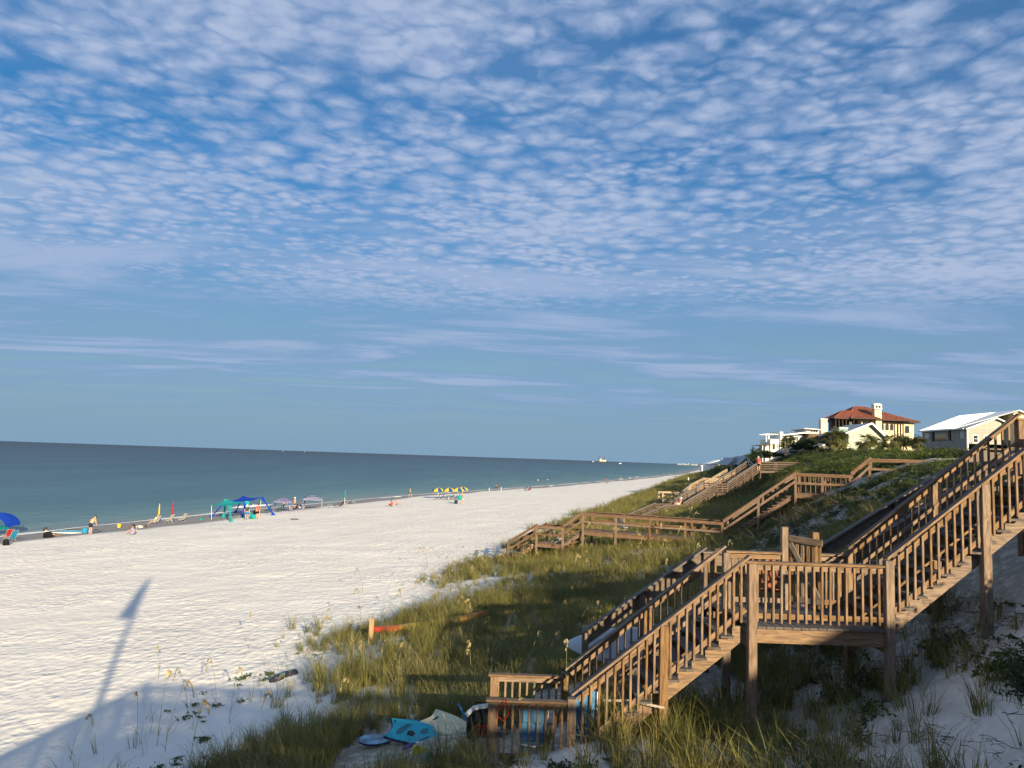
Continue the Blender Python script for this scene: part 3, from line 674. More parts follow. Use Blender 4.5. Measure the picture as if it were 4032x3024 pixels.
def build_grass():
    rnd = random.Random(3)
    tall = [proto('grass_clump', blades(34, rnd, .45, .95, .75, .015, .16), GRASS) for _ in range(4)]
    X, Y = sample_area(9, 34, -3, 22, 26, grass_density); k = off_decks(X, Y); X, Y = X[k], Y[k]
    X2, Y2 = sample_area(34, 70, -4, 24, 13, grass_density)
    X3, Y3 = sample_area(70, 170, -6, 26, 4.5, grass_density); X4, Y4 = sample_area(170, 420, -4, 26, 0.9, grass_density)
    X = np.concatenate([X, X2, X3, X4]); Y = np.concatenate([Y, Y2, Y3, Y4])
    s = RNG.uniform(.5, 1.02, len(X)) * (1 + .5 * sstep(Y, 40, 90) + .9 * sstep(Y, 120, 300)) * (.75 + .5 * fbm(X / 2.5, Y / 2.5, 2, 8)) 
    scatter('dune_grass', 'green and straw coloured dune grass covering the dune', tall, X, Y, s, .12)
    # thin scattered shoots where the grass meets the open sand
    thin = [proto('grass_shoot', blades(7, rnd, .35, .8, .5, .011, .10), GRASS) for _ in range(3)]
    X, Y = sample_area(12, 70, -7, 8, 2.2, lambda x, y: sstep(fbm(x / 2.2, y / 2.2, 2, 19), .45, .65) * sstep(x - xt(y), -3, 1.0)); k = off_decks(X, Y)
    X5, Y5 = sample_area(8, 16, 10, 22, 7, lambda x, y: 0 * x + .55); k5 = off_decks(X5, Y5)
    X = np.concatenate([X[k], X5[k5]]); Y = np.concatenate([Y[k], Y5[k5]])
    scatter('grass_shoots', 'thin grass shoots on the open sand at the dune edge', thin, X, Y, RNG.uniform(.6, 1.2, len(X)), .2)
    flat = [proto('vine_patch', leafball(26, rnd, .30, .045, .12, .1), VINE) for _ in range(3)]
    X, Y = sample_area(11, 30, -3.5, 4, 7, lambda x, y: sstep(fbm(x / 1.6, y / 1.6, 3, 66), .52, .64) * .7 * sstep(x - xt(y), -2.5, 1.5))
    X5, Y5 = sample_area(7, 17, 9, 24, 13, lambda x, y: sstep(fbm(x / 1.1, y / 1.1, 3, 67), .44, .56) * .95)
    X = np.concatenate([X, X5]); Y = np.concatenate([Y, Y5]); k = off_decks(X, Y)
    twig = [proto('twig_litter', twigs(14, rnd), BARK) for _ in range(3)]
    Xt, Yt = sample_area(7, 40, 8, 24, 5, lambda x, y: .25 + .75 * sstep(fbm(x / 1.3, y / 1.3, 2, 70), .42, .6)); kt = off_decks(Xt, Yt)
    scatter('twig_litter', 'fallen twigs and dry stems on the sandy slope', twig, Xt[kt], Yt[kt], RNG.uniform(.5, 1.2, kt.sum()), .12, .02)
    scatter('beach_vines', 'creeping green beach vines and litter on the sand', flat, X[k], Y[k], RNG.uniform(.6, 1.3, k.sum()), .2, .02)
build_grass()
DEADP = on_ground(3190, 2060)
def scrub_density(x, y):
    clear = 1 - .9 * np.exp(-(((x - DEADP.x) / 2.6) ** 2 + ((y - DEADP.y) / 3.2) ** 2))
    v = veff(x - xt(y), y); clear = clear * (1 - .88 * (1 - sstep(y, 15, 20)) * (1 - sstep(x, 10.5, 13)))
    return sstep(v + (fbm(x / 4.0, y / 4.0, 2, 44) - .5) * 5, 11.5, 16.0) * (1 - .9 * bare(x, y)) * clear
def build_scrub():
    rnd = random.Random(5)
    pr = [proto('scrub_clump', leafball(320, rnd, .55, .048, .75, .4), SCRUB) for _ in range(3)] + [proto('scrub_clump', leafball(300, rnd, .5, .045, .8, .4), DARKLEAF) for _ in range(2)]
    X, Y = sample_area(9, 66, 12, 50, 7.0, scrub_density); k = off_decks(X, Y); X, Y = X[k], Y[k]
    X2, Y2 = sample_area(66, 190, 13, 70, 1.7, scrub_density); X3, Y3 = sample_area(190, 420, 12, 50, .35, scrub_density)
    X = np.concatenate([X, X2, X3]); Y = np.concatenate([Y, Y2, Y3])
    s = RNG.uniform(.6, 1.25, len(X)) * (.40 + 1.4 * fbm(X / 3, Y / 3, 3, 90)) * (1 + .55 * sstep(Y, 60, 110) + .8 * sstep(Y, 180, 260))
    k = ~((np.abs(Y - (50 - .5206 * (X - .45))) < 1.3) & (X > 8) & (X < 26))
    scatter('dune_scrub', 'low dense green scrub covering the bluff', pr, X[k], Y[k], s[k], .25, -.05)
    # bluff edge scrub to the viewer's right: it throws the shade under the big stair
    X, Y = sample_area(-14, 8, 18.5, 40, 3.0, lambda x, y: 0 * x + 1); k = (X > 9.2) | (Y < -3)
    n = RNG.uniform(.9, 1.6, k.sum()); scatter('dune_scrub', 'scrub along the bluff edge beside the viewpoint', [proto('scrub_clump', leafball(150, rnd, .55, .075, .9, .3), SCRUB)], X[k], Y[k], n, .25, -.05)
build_scrub()

# sea oats: tall stalks with nodding seed heads, each one a plant
def oat_meshes(seed, H, bend, drop):
    rnd = random.Random(seed); pts = []
    for i in range(9):
        f = i / 8; pts.append(Vector((bend * f * f * H, 0, H * (f - .10 * bend * f ** 3))))
    for i in range(1, 5):
        f = i / 4; pts.append(pts[8] + Vector((bend * .30 * H * f + .05 * f, 0, -drop * .30 * H * f * f + .03 * f)))
    st = MB().tube(pts, [.0065 * (1 - .06 * i) for i in range(len(pts))], 4)
    b = len(st.v)
    for k in range(3):
        a = rnd.uniform(0, 6.28); L = rnd.uniform(.35, .6); d = Vector((math.cos(a), math.sin(a), 0)); w = Vector((-d.y, d.x, 0)) * .008; z0 = rnd.uniform(.05, .5)
        q = [Vector((bend * (z0 / H) ** 2 * H, 0, z0)) + d * (L * f * .7) + Vector((0, 0, L * (f - .75 * f * f))) for f in (0, .35, .7, 1)]
        vs = []; 
        for i, p in enumerate(q): vs += [p - w * (1 - i / 3.2), p + w * (1 - i / 3.2)]
        st.add(vs, [(2 * i, 2 * i + 1, 2 * i + 3, 2 * i + 2) for i in range(3)])
    hd = MB(); path = pts[7:]
    for k in range(34):
        f = rnd.random() ** .8; j = min(int(f * (len(path) - 1)), len(path) - 2); p = path[j].lerp(path[j + 1], f * (len(path) - 1) - j)
        side = rnd.choice((-1, 1)); L = rnd.uniform(.05, .09) * (1.25 - .5 * f); d = Vector((rnd.uniform(-.2, .6), side * rnd.uniform(.1, .5), -rnd.uniform(.3, 1))).normalized()
        w = d.cross(Vector((rnd.random(), rnd.random(), .3))).normalized() * L * .28
        hd.add([p, p + d * L * .5 + w, p + d * L, p + d * L * .5 - w], [(0, 1, 2, 3)])
    a = st.mesh('stalk', fix=False); a.materials.append(OATSTALK); c = hd.mesh('seed_head', fix=False); c.materials.append(STRAW); return a, c
OATSTALK = leaf_mat('oat_stalk', (0.20, 0.19, 0.07), (0.33, 0.27, 0.11), trans=.2)
def build_oats():
    vs = [oat_meshes(s, H, b, d) for s, H, b, d in ((1, 1.35, .22, .9), (2, 1.5, .12, .6), (3, 1.2, .38, 1.2), (4, 1.6, .06, .35), (5, 1.3, .30, 1.0), (6, 1.1, .55, 1.3))]
    def put(x, y, k, rz, s, label, group):
        o = bpy.data.objects.new('sea_oat', vs[k][0]); C.objects.link(o); o.location = (x, y, gz(x, y) - .03); o.rotation_euler = (0, 0, rz); o.scale = (s,) * 3
        h = bpy.data.objects.new('seed_head', vs[k][1]); C.objects.link(h); h.parent = o; tag(o, label, 'sea oat', group)
    special = [((1690, 2720), 5, 2.9, 1.15, 'sea oat with a long arching seed head left of the lower stair rail'), ((2265, 2700), 2, 2.6, 1.0, 'sea oat nodding over the white paddle board'), ((2225, 2860), 3, 1.6, .95, 'upright pale sea oat against the foot of the stair'),
               ((850, 2790), 2, 2.4, 1.1, 'curled dry sea oat on the shaded sand by the dune toe'), ((620, 2930), 3, .6, 1.1, 'straight sea oat at the bottom edge of the dune sand'), ((650, 2960), 0, .4, 1.2, 'sea oat with a bent head beside the shaded sand'),
               ((980, 2560), 1, 2.0, .9, 'lone sea oat standing on the sunny sand edge'), ((2170, 2960), 5, 3.0, .8, 'sea oat leaning in front of the lower deck corner')]
    for (sx, sy), k, rz, s, lab in special:
        p = on_ground(sx, sy); put(p.x, p.y, k, rz, s, lab, None)
    X, Y = sample_area(13, 62, -4, 15, .55, lambda x, y: grass_density(x, y) * .55 + .10); k = off_decks(X, Y) & ~((Y < 15) & (X > 2))
    X, Y = X[k][:230], Y[k][:230]
    for x, y in zip(X, Y):
        put(float(x), float(y), random.randrange(6), random.gauss(2.6, .8), random.uniform(.7, 1.12), 'sea oat with a straw seed head rising from the dune grass', 'sea oats in the dune grass')
build_oats()

# palms, shrubs and trees by the houses
def frond_mesh(R, n, seed):
    """one fan leaf on its stalk, pointing along +X, hanging a little"""
    rnd = random.Random(seed); V = []; F = []
    def strip(p, q, w, sag):
        b = len(V); d = (q - p); sd = Vector((-d.y, d.x, 0)).normalized() * w
        for f, ww in ((0, .5), (.5, 1), (1, .08)):
            c = p + d * f - Vector((0, 0, sag * f * f)); V.extend([c - sd * ww, c + sd * ww])
        F.extend([(b, b + 1, b + 3, b + 2), (b + 2, b + 3, b + 5, b + 4)])
    strip(Vector((0, 0, 0)), Vector((R * .55, 0, R * .10)), R * .012, .0)
    for k in range(n):
        a = rad(-80 + 160 * k / (n - 1)); L = R * (.62 - .16 * abs(a)) * rnd.uniform(.85, 1.1)
        strip(Vector((R * .53, 0, R * .10)), Vector((R * .53 + L * math.cos(a), L * math.sin(a), R * .10 + R * .02)), R * .035, R * .28 * rnd.uniform(.6, 1.4))
    me = mesh_np('frond', V, F); me.materials.append(PALMG); return me
FRONDS = [frond_mesh(1.0, 13, s) for s in (1, 2, 3)]
def palm(x, y, trunk_h, R, label, nf=40, lean=0.0, z=None, group=None):
    z = gz(x, y) if z is None else z
    r = thing('palm_tree', label, 'palm', (x, y, z), 0, group)
    top = Vector((x + lean, y, z + trunk_h))
    MB().tube([(x, y, z - .4), (x + lean * .4, y, z + trunk_h * .5), top], [.24, .20, .22], 9).build('trunk', PALMBARK, r)
    for k in range(nf):
        o = link('frond', random.choice(FRONDS), None, r); el = random.triangular(-75, 80, 5); a = random.uniform(0, 6.283)
        s = R * random.uniform(.85, 1.15) * (.85 if el > 50 else 1)
        o.matrix_basis = Matrix.Translation(top + Vector((0, 0, random.uniform(-.15, .15)))) @ Matrix.Rotation(a, 4, 'Z') @ Matrix.Rotation(-rad(el), 4, 'Y') @ Matrix.Rotation(random.uniform(-.5, .5), 4, 'X') @ Matrix.Scale(s, 4)
    return r
def shrub(name, x, y, R, H, label, mat=None, n=900, leaf=.12, cat='shrub', z=None, trunk=0.0, group=None):
    """a bushy plant: several leafy lobes round a few stems"""
    rnd = random.Random(int(x * 91 + y * 37)); z = gz(x, y) if z is None else z
    r = thing(name, label, cat, (x, y, z), 0, group); V = []; F = []
    lobes = [(0, 0, trunk + H * .30, R * .8)] + [(R * .62 * math.cos(a), R * .62 * math.sin(a), trunk + H * rnd.uniform(.12, .55), R * rnd.uniform(.42, .62)) for a in [rnd.uniform(0, 6.28) for _ in range(7)]]
    for (lx, ly, lz, lr) in lobes:
        v, f = leafball(int(n / len(lobes)), rnd, lr, leaf, H / (2 * R) + .35, .35)
        b = len(V); V += [(p[0] + lx, p[1] + ly, p[2] + lz - (lr * .2 if trunk else lr * .35)) for p in v]; F += [tuple(b + i for i in q) for q in f]
    o = link('crown', mesh_np('crown', [(p[0] + x, p[1] + y, max(p[2], -.1) + z) for p in V], F), mat or DARKLEAF, r)
    m = MB()
    for k in range(4):
        a = rnd.uniform(0, 6.28); m.tube([(x + .05 * math.cos(a), y + .05 * math.sin(a), z - .2), (x + R * .25 * math.cos(a), y + R * .25 * math.sin(a), z + (trunk + H * .3) * .6), (x + R * .5 * math.cos(a), y + R * .5 * math.sin(a), z + trunk + H * .5)], [.07, .05, .02], 6)
    m.build('trunk', BARK, r)
    return r
def hc(x, y): return (3200 + x / 5.12, 1570 + y / 5.12)
def hw(x, y): return (2900 + x / 4.424, 1550 + y / 4.424)
def build_bluff_plants():
    for c, d, th, R, lab, nf in (((460, 1040), 118, 1.9, 2.1, 'big palm in front of the pale green gable, dead fronds hanging', 64), ((1080, 1000), 117, 1.1, 1.75, 'low palm standing before the right slope of the green gable', 54), ((1340, 990), 119, .8, 1.3, 'small palm beside the low palm by the green gable', 36), ((1600, 980), 117, .9, 1.6, 'palm below the arched windows of the villa', 44), ((2120, 960), 116, .6, 1.4, 'scrubby palm at the corner of the white roofed condominium', 36)):
        p = at_y(*hc(*c), d); palm(p.x, p.y, th, R, lab, nf, z=p.z - .15)
    p = at_y(*hw(850, 1030), 126); palm(p.x, p.y, 1.5, .85, 'thin trunked palm before the white modern house', 36, z=p.z)
    p = at_y(*hw(340, 1090), 140); palm(p.x, p.y, .8, 1.1, 'dusty palm at the seaward end of the bluff', 44, z=p.z)
    for c, d, R, H, lab in (((1900, 900), 119, 2.3, 3.0, 'dark round tree hiding the foot of the villa columns'), ((2010, 880), 121, 1.6, 3.0, 'dark tree between villa and white roofed condominium'), ((600, 1060), 117, 1.6, 1.2, 'low bush under the big palm'), ((100, 1040), 120, 2.6, 1.5, 'low dark bush left of the big palm'),):
        p = at_y(*hc(*c), d); shrub('tree' if H > 2 else 'shrub', p.x, p.y, R, H, lab, n=3200, leaf=.12, cat='tree' if H > 2 else 'shrub', z=p.z - .7)
    for c, d, R, H, lab in (((930, 950), 130, 1.7, 4.3, 'tall dark tree in front of the white house windows'), ((1060, 960), 129, 1.6, 4.0, 'dark tree next to the tall one before the white house'), ((1230, 950), 126, 1.9, 3.4, 'dark tree under the brown roof'), ((1400, 940), 124, 2.1, 2.8, 'broad dark tree below the brown roof corner'), ((650, 1030), 132, 2.2, 1.5, 'clipped dark bush at the white house terrace'), ((480, 1060), 130, 2.4, 1.6, 'dark bush at the end of the white house terrace'), ((1120, 1000), 140, 2.2, 1.1, 'low spreading bush on the bluff before the trees')):
        p = at_y(*hw(*c), d); shrub('tree' if H > 2 else 'shrub', p.x, p.y, R, H, lab, n=3200, leaf=.12, cat='tree' if H > 2 else 'shrub', z=p.z - .5)
    p = on_ground(3960, 2930); shrub('shrub', p.x + .75, p.y - .55, 1.0, 1.3, 'dark bush in the lowest corner of the slope under the stair', n=12000, leaf=.03, mat=DARKLEAF)
    p = on_ground(3850, 2330); shrub('shrub', 10.6, 12.0, .6, .9, 'green leafy bush under the upper flight of the nearest stair', n=3600, leaf=.032, mat=SCRUB)
    # dead branches on the bluff face
    rnd = random.Random(8); p = DEADP
    r = thing('dead_branches', 'tangle of grey dead branches on the steep bluff face', 'branches', p)
    for k in range(70):
        q = Vector((p.x + rnd.uniform(-2.6, 1.6), p.y + rnd.uniform(-2.2, 2.2), 0)); q.z = gz(q.x, q.y) + .05; pts = [q]; d = Vector((rnd.uniform(-1, .5), rnd.uniform(-.7, .7), rnd.uniform(.0, .6))).normalized()
        for i in range(5):
            d = (d + Vector((rnd.gauss(0, .35), rnd.gauss(0, .35), rnd.gauss(0, .3) - .12))).normalized(); n_ = pts[-1] + d * rnd.uniform(.12, .3); n_.z = max(n_.z, gz(n_.x, n_.y) + .06); pts.append(n_)
        MB().tube(pts, [.018 * (1 - .15 * i) for i in range(6)], 5).build('branch', BARK, r)
build_bluff_plants()
# ------------------------------------------------------------------ houses on the bluff
def tile_mat(name, axis):
    m, t, b = new_mat(name); tc = t.n('ShaderNodeTexCoord')
    w = t.n('ShaderNodeTexWave', wave_type='BANDS', bands_direction=axis, wave_profile='SIN', i={'Vector': (tc, 'Object'), 'Scale': 1.05, 'Distortion': 0.3, 'Detail': 1.0})
    nz = t.n('ShaderNodeTexNoise', i={'Vector': (tc, 'Object'), 'Scale': 2.5, 'Detail': 5.0})
    r = t.ramp((nz, 0), [(0.3, (0.23, 0.062, 0.032)), (0.7, (0.36, 0.115, 0.058))]); t.link(r, 0, b, 'Base Color')
    b.inputs['Roughness'].default_value = 0.75
    bp = t.n('ShaderNodeBump', i={'Strength': 1.0, 'Distance': 0.25, 'Height': (w, 'Fac')}); t.link(bp, 0, b, 'Normal'); return m
TILEX, TILEY = tile_mat('clay_tiles_front', 'X'), tile_mat('clay_tiles_side', 'Y')
CREAM = paint('cream_stucco', (0.66, 0.55, 0.36), 0.85, 0.07, 1.5, .2)
WHITEW = paint('white_stucco', (0.78, 0.76, 0.70), 0.8, 0.04, 1.0)
GREENW = paint('pale_green_boards', (0.47, 0.50, 0.40), 0.7, 0.05, 3.0)
SIDING = paint('dimmed_beige_siding', (0.36, 0.34, 0.29), 0.7, 0.05, 2.0)  # beige taken darker to put the front gable's shade into the colour
DARKW = paint('dark_timber', (0.045, 0.028, 0.02), 0.7)
GLASS = paint('dark_window', (0.02, 0.026, 0.032), 0.12, 0.1, spec=0.8)
PALEGLASS = paint('curtained_window', (0.30, 0.34, 0.36), 0.25, 0.1, spec=0.8)
BROWNR = paint('brown_shingle', (0.15, 0.10, 0.07), 0.9, 0.2, 6.0, .4)
GREYR = paint('grey_metal_roof', (0.30, 0.34, 0.35), 0.5, 0.05, 3.0)
WHITER = paint('white_metal_roof', (0.90, 0.89, 0.85), 0.35, 0.02, 2.0)
STONE = paint('pale_stone', (0.62, 0.50, 0.42), 0.9, 0.2, 3.0, .5)
TEALP = paint('teal_boards', (0.20, 0.30, 0.29), 0.7)
def P2(c, d, f=None): return at_y(*(f or hc)(*c), d)
def hip(root, x0, x1, y0, y1, ze, rx0, rx1, ry, zr, t=.18, name='roof'):
    """hip roof with thick eaves: front and back planes carry tiles running down X stripes, the ends Y stripes"""
    e = [(x0, y0, ze), (x1, y0, ze), (x1, y1, ze), (x0, y1, ze)]; r0, r1 = (rx0, ry, zr), (rx1, ry, zr)
    lo = [(x, y, z - t) for x, y, z in e]
    m = MB().add(e + [r0, r1], [(0, 1, 5, 4), (2, 3, 4, 5), (1, 2, 5), (3, 0, 4)])
    me = m.mesh(name); me.materials.append(TILEX); me.materials.append(TILEY)
    for p in me.polygons: p.material_index = 1 if abs(p.normal.x) > abs(p.normal.y) else 0
    o = link(name, me, None, root)
    f = MB().add(e + lo, [(0, 4, 5, 1), (1, 5, 6, 2), (2, 6, 7, 3), (3, 7, 4, 0), (4, 7, 6, 5)]); f.build('eave', DARKW, o)
    cap = MB(); cap.tube([r0, r1], .16, 6)
    for a, b in ((e[0], r0), (e[1], r1), (e[3], r0), (e[2], r1)): cap.tube([a, b], .13, 6)
    cap.build('ridge_tiles', TILEX, o); return o
def arch_window(root, x, z0, z1, w, y, mat=GLASS):
    n = 8; r = w / 2; poly = [(x - r, z0), (x + r, z0)] + [(x + r * math.cos(a), z1 - r + r * math.sin(a)) for a in [math.pi * k / n for k in range(n + 1)]]
    o = MB().prism(poly, 'y', y - .05, y + .05).build('window', mat, root)
    fr = MB(); pts = [Vector((p[0], y - .07, p[1])) for p in poly] + [Vector((poly[0][0], y - .07, poly[0][1]))]
    for a, b in zip(pts[:-1], pts[1:]): fr.bar(a, b, .06, .07, (0, 1, 0))
    fr.bar((x, y - .07, z0), (x, y - .07, z1), .05, .05, (0, 1, 0)); fr.build('frame', DARKW, o); return o
def rect_window(root, x0, x1, z0, z1, y, mat=GLASS, fr=WHITE, depth=.05, bars=1, side=False):
    """window in a wall facing -Y (or, with side, facing -X where x0..x1 run along Y and y is the wall's X)"""
    def B(m, a0, a1, b0, b1, d0, d1):
        c = ((a0 + a1) / 2, (d0 + d1) / 2, (b0 + b1) / 2); s = (a1 - a0, d1 - d0, b1 - b0)
        if side: c = (c[1], c[0], c[2]); s = (s[1], s[0], s[2])
        m.box(c, s)
    g = MB(); B(g, x0, x1, z0, z1, y - .02, y + .05); o = g.build('window', mat, root)
    f = MB(); w = .09
    B(f, x0 - w, x0, z0 - w, z1 + w, y - depth, y + .02); B(f, x1, x1 + w, z0 - w, z1 + w, y - depth, y + .02)
    B(f, x0, x1, z1, z1 + w, y - depth, y + .02); B(f, x0, x1, z0 - w, z0, y - depth, y + .02)
    for k in range(bars): zc = z0 + (z1 - z0) * (k + 1) / (bars + 1); B(f, x0, x1, zc - .025, zc + .025, y - depth * .8, y)
    f.build('frame', fr, o); return o
def build_villa():
    r = thing('villa', 'cream villa with red clay tile hip roofs and a tall arched chimney', 'house', (72, 158, 13))
    y = 155.0
    MB().box((76.0, 159.5, 14.5), (11.2, 8.0, 8.8)).build('wall', CREAM, r)
    MB().box((72.4, 158.2, 14.5), (3.9, 5.2, 8.8)).build('wall', CREAM, r)
    MB().box((68.2, 157.5, 14.5), (5.0, 2.4, 8.7)).build('wall', paint('porch_shade_stucco', (.11, .075, .05), .85), r)  # porch wall browned dark to put the deep roof shade into its colour
    hip(r, 67.0, 80.3, 153.6, 166, 18.92, 71.3, 73.6, 159.6, 21.75)
    hip(r, 64.0, 72.0, 152.0, 157.6, 18.86, 66.8, 69.4, 154.8, 20.45)
    hip(r, 67.1, 72.95, 151.6, 158, 18.95, 69.8, 70.6, 155.2, 20.3)
    hip(r, 75.2, 82.4, 154.4, 165, 18.72, 76.4, 78.0, 159.2, 20.4)
    ch = MB().box((73.66, 154.6, 16.6), (1.4, 1.3, 8.6)).build('chimney', CREAM, r)
    MB().box((73.66, 154.6, 21.1), (1.62, 1.5, .16)).box((73.66, 154.6, 21.55), (1.5, 1.4, .75)).build('chimney_top', WHITEW, ch)
    MB().lathe((73.66, 154.6, 21.93), [(1.0, 0), (.98, .08), (.75, .2), (.3, .28), (.01, .3)], 12, 1, .9).build('chimney_cap', WHITEW, ch)
    for dx in (-.3, .28): arch_window(ch, 73.66 + dx, 21.3, 21.72, .28, 153.86, GLASS)
    for x in (75.15, 76.15, 77.1): arch_window(r, x, 16.95, 18.2, .55, 155.47)
    arch_window(r, 80.2, 16.5, 17.95, .75, 155.47)
    for x in (77.95, 78.6, 79.1): MB().tube([(x, 154.9, 13), (x, 154.9, 18.7)], .13, 8).build('column', DARKW, r)
    for x, yy in ((64.5, 152.6), (64.9, 155), (65.2, 152.6), (65.9, 152.6), (66.6, 152.6), (68.0, 152.3), (69.4, 152.3), (70.6, 152.3), (71.6, 152.3), (72.4, 152.6)):
        MB().tube([(x, yy, 13), (x, yy, 18.8)], .12, 8).build('column', DARKW, r)
    MB().box((68.6, 154.6, 15.5), (8.6, 4.2, .25)).build('balcony', DARKW, r)
    MB().box((68.6, 152.5, 16.1), (8.4, .1, .9)).build('balustrade', DARKW, r)
    for x0, x1 in ((66.0, 66.9), (68.3, 69.4), (70.6, 71.5)): rect_window(r, x0, x1, 15.7, 18.1, 156.2, GLASS, DARKW)
    for x in (67.7, 69.9): MB().box((x, 153.2, 16.9), (.34, .34, 2.6)).build('pier', CREAM, r)
build_villa()
def build_green_house():
    r = thing('gable_house', 'pale green boarded house with a steep white edged gable', 'house', (57.5, 127, 11.5)); y = 125.0
    A, L, R_ = (58.45, 16.42), (53.75, 14.48), (61.0, 14.05)
    MB().prism([(54.95, 9), (60.6, 9), (60.6, 14.3), (58.45, 16.2), (54.95, 14.85)], 'y', y, y + 9).build('wall', GREENW, r)
    for k in range(30):
        x = 55.05 + k * .185; zt = min(16.1, 14.85 + (x - 54.95) * .386) if x < 58.45 else 16.2 - (x - 58.45) * .885
        beam('batten', GREENW, r, (x, y - .012, 10.6), (x, y - .012, zt - .1), .03, .025, up=(1, 0, 0), bev=0)
    for a, b in ((A, L), (A, R_)):
        d = Vector((b[0] - a[0], 0, b[1] - a[1])).normalized(); up = Vector((-d.z, 0, d.x)); up = up if up.z > 0 else -up
        p = [Vector((a[0], 0, a[1])), Vector((b[0], 0, b[1]))]
        q = [(p[0].x, p[0].z), (p[1].x, p[1].z), (p[1].x - up.x * .2, p[1].z - up.z * .2), (p[0].x, p[0].z - .24)]
        rf = MB().prism(q, 'y', y - .75, y + 9.5).build('roof', GREYR, r)
        beam('barge_board', WHITE, r, (p[0].x, y - .78, p[0].z - .10), (p[1].x, y - .78, p[1].z - .10), .05, .27, bev=.01)
    MB().box((54.6, 127.6, 14.95), (1.45, 3, 1.0)).build('roof_box', TEALP, r)
    beam('roof_box_trim', WHITE, r, (53.85, 126.05, 15.5), (55.35, 126.05, 15.5), .12, .12)
    for x0, x1 in ((54.1, 54.55), (54.75, 55.3)):
        rect_window(r, x0, x1, 11.55, 12.2, 124.75, GLASS, WHITE, bars=0)
    MB().box((54.4, 126.3, 11.9), (1.9, 3, 1.9)).build('wall', GREENW, r)
build_green_house()
def build_condo():
    r = thing('condominium', 'beige sided condominium with a bright white metal roof behind the stair', 'building', (74, 120, 13))
    MB().box((72.6, 121.2, 12.0), (8.2, 12.4, 7.0)).build('wall', SIDING, r)
    # seaward side wall with two recessed balconies: piers and parapet in front of a dark recess
    for y0, y1 in ((124.6, 127.4), (119.9, 120.25), (115.0, 117.2)):
        MB().box((68.36, (y0 + y1) / 2, 14.0), (.3, y1 - y0, 3.2)).build('wall', SIDING, r)
    MB().box((68.36, 121.2, 11.9), (.28, 12.3, 3.6)).build('parapet', SIDING, r)
    MB().box((68.36, 121.2, 15.42), (.28, 12.3, .3)).build('wall', SIDING, r)
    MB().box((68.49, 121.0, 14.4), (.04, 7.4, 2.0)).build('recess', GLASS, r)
    rect_window(r, 125.2, 126.6, 14.2, 15.1, 68.2, PALEGLASS, SIDING, bars=0, side=True)
    rect_window(r, 115.5, 116.7, 13.9, 15.1, 68.2, PALEGLASS, SIDING, bars=0, side=True)
    # front gable part
    y = 115.0; ax, az = 72.5, 17.0
    MB().prism([(68.4, 9), (76.7, 9), (76.7, 15.45), (ax, az), (68.4, 15.45)], 'y', y, y + 3.5).build('wall', SIDING, r)
    for k in range(16):
        z = 13.3 + k * .22; x0, x1 = 68.42, 76.68
        if z > 15.45: x0 = 68.4 + (z - 15.45) / 1.55 * 4.1 + .1; x1 = 76.7 - (z - 15.45) / 1.55 * 4.2 - .1
        if x1 - x0 > .5: beam('siding_board', SIDING, r, (x0, y - .008, z), (x1, y - .008, z), .018, .2, bev=.004)
    for a, b in (((67.9, 15.32), (ax, az + .12)), ((77.2, 15.3), (ax, az + .12))):
        MB().prism([a, b, (b[0], b[1] + .12), (a[0], a[1] + .12)], 'y', y - .5, y + 3.6).build('roof', GREYR, r)
        beam('barge_board', WHITE, r, (a[0], y - .52, a[1] + .02), (b[0], y - .52, b[1] + .02), .05, .2, bev=.01)
    beam('corner_board', WHITE, r, (68.36, y - .03, 12), (68.36, y - .03, 15.4), .14, .14, up=(1, 0, 0))
    rect_window(r, 69.2, 69.85, 13.45, 14.45, y - .02); rect_window(r, 70.85, 71.55, 13.35, 14.4, y - .02)
    # main body and its roof
    MB().prism([(68.6, 9), (81.5, 9), (81.5, 15.6), (74.75, 18.1), (68.6, 15.6)], 'y', y + 3.4, y + 12.4).build('wall', CREAM, r)
    q = [(67.8, 118.0, 15.4), (74.75, 112.7, 18.2), (74.75, 127.9, 18.2), (67.8, 127.9, 15.4)]
    MB().add(q + [(x, yy, z + .14) for x, yy, z in q], [(0, 1, 2, 3), (4, 7, 6, 5), (0, 4, 5, 1), (1, 5, 6, 2), (2, 6, 7, 3), (3, 7, 4, 0)]).build('roof', WHITER, r)
    MB().prism([(74.2, 9), (81.5, 9), (81.5, 15.6), (74.75, 18.05), (74.2, 17.85)], 'y', 113.2, 119).build('wall', CREAM, r)
    for a, b, mt in (((82.0, 15.4), (74.75, 18.2), WHITER),):
        MB().prism([a, b, (b[0], b[1] + .14), (a[0], a[1] + .14)], 'y', 112.7, y + 12.9).build('roof', mt, r)
    for k in range(22):
        yy = y + .5 + k * .57
        if yy > y + 3: beam('roof_seam', WHITER, r, (67.85, yy, 15.57), (74.7, yy, 18.33), .05, .05, bev=0)
    beam('gutter', WHITE, r, (67.75, y, 15.4), (67.75, y + 12.8, 15.4), .14, .14)
build_condo()
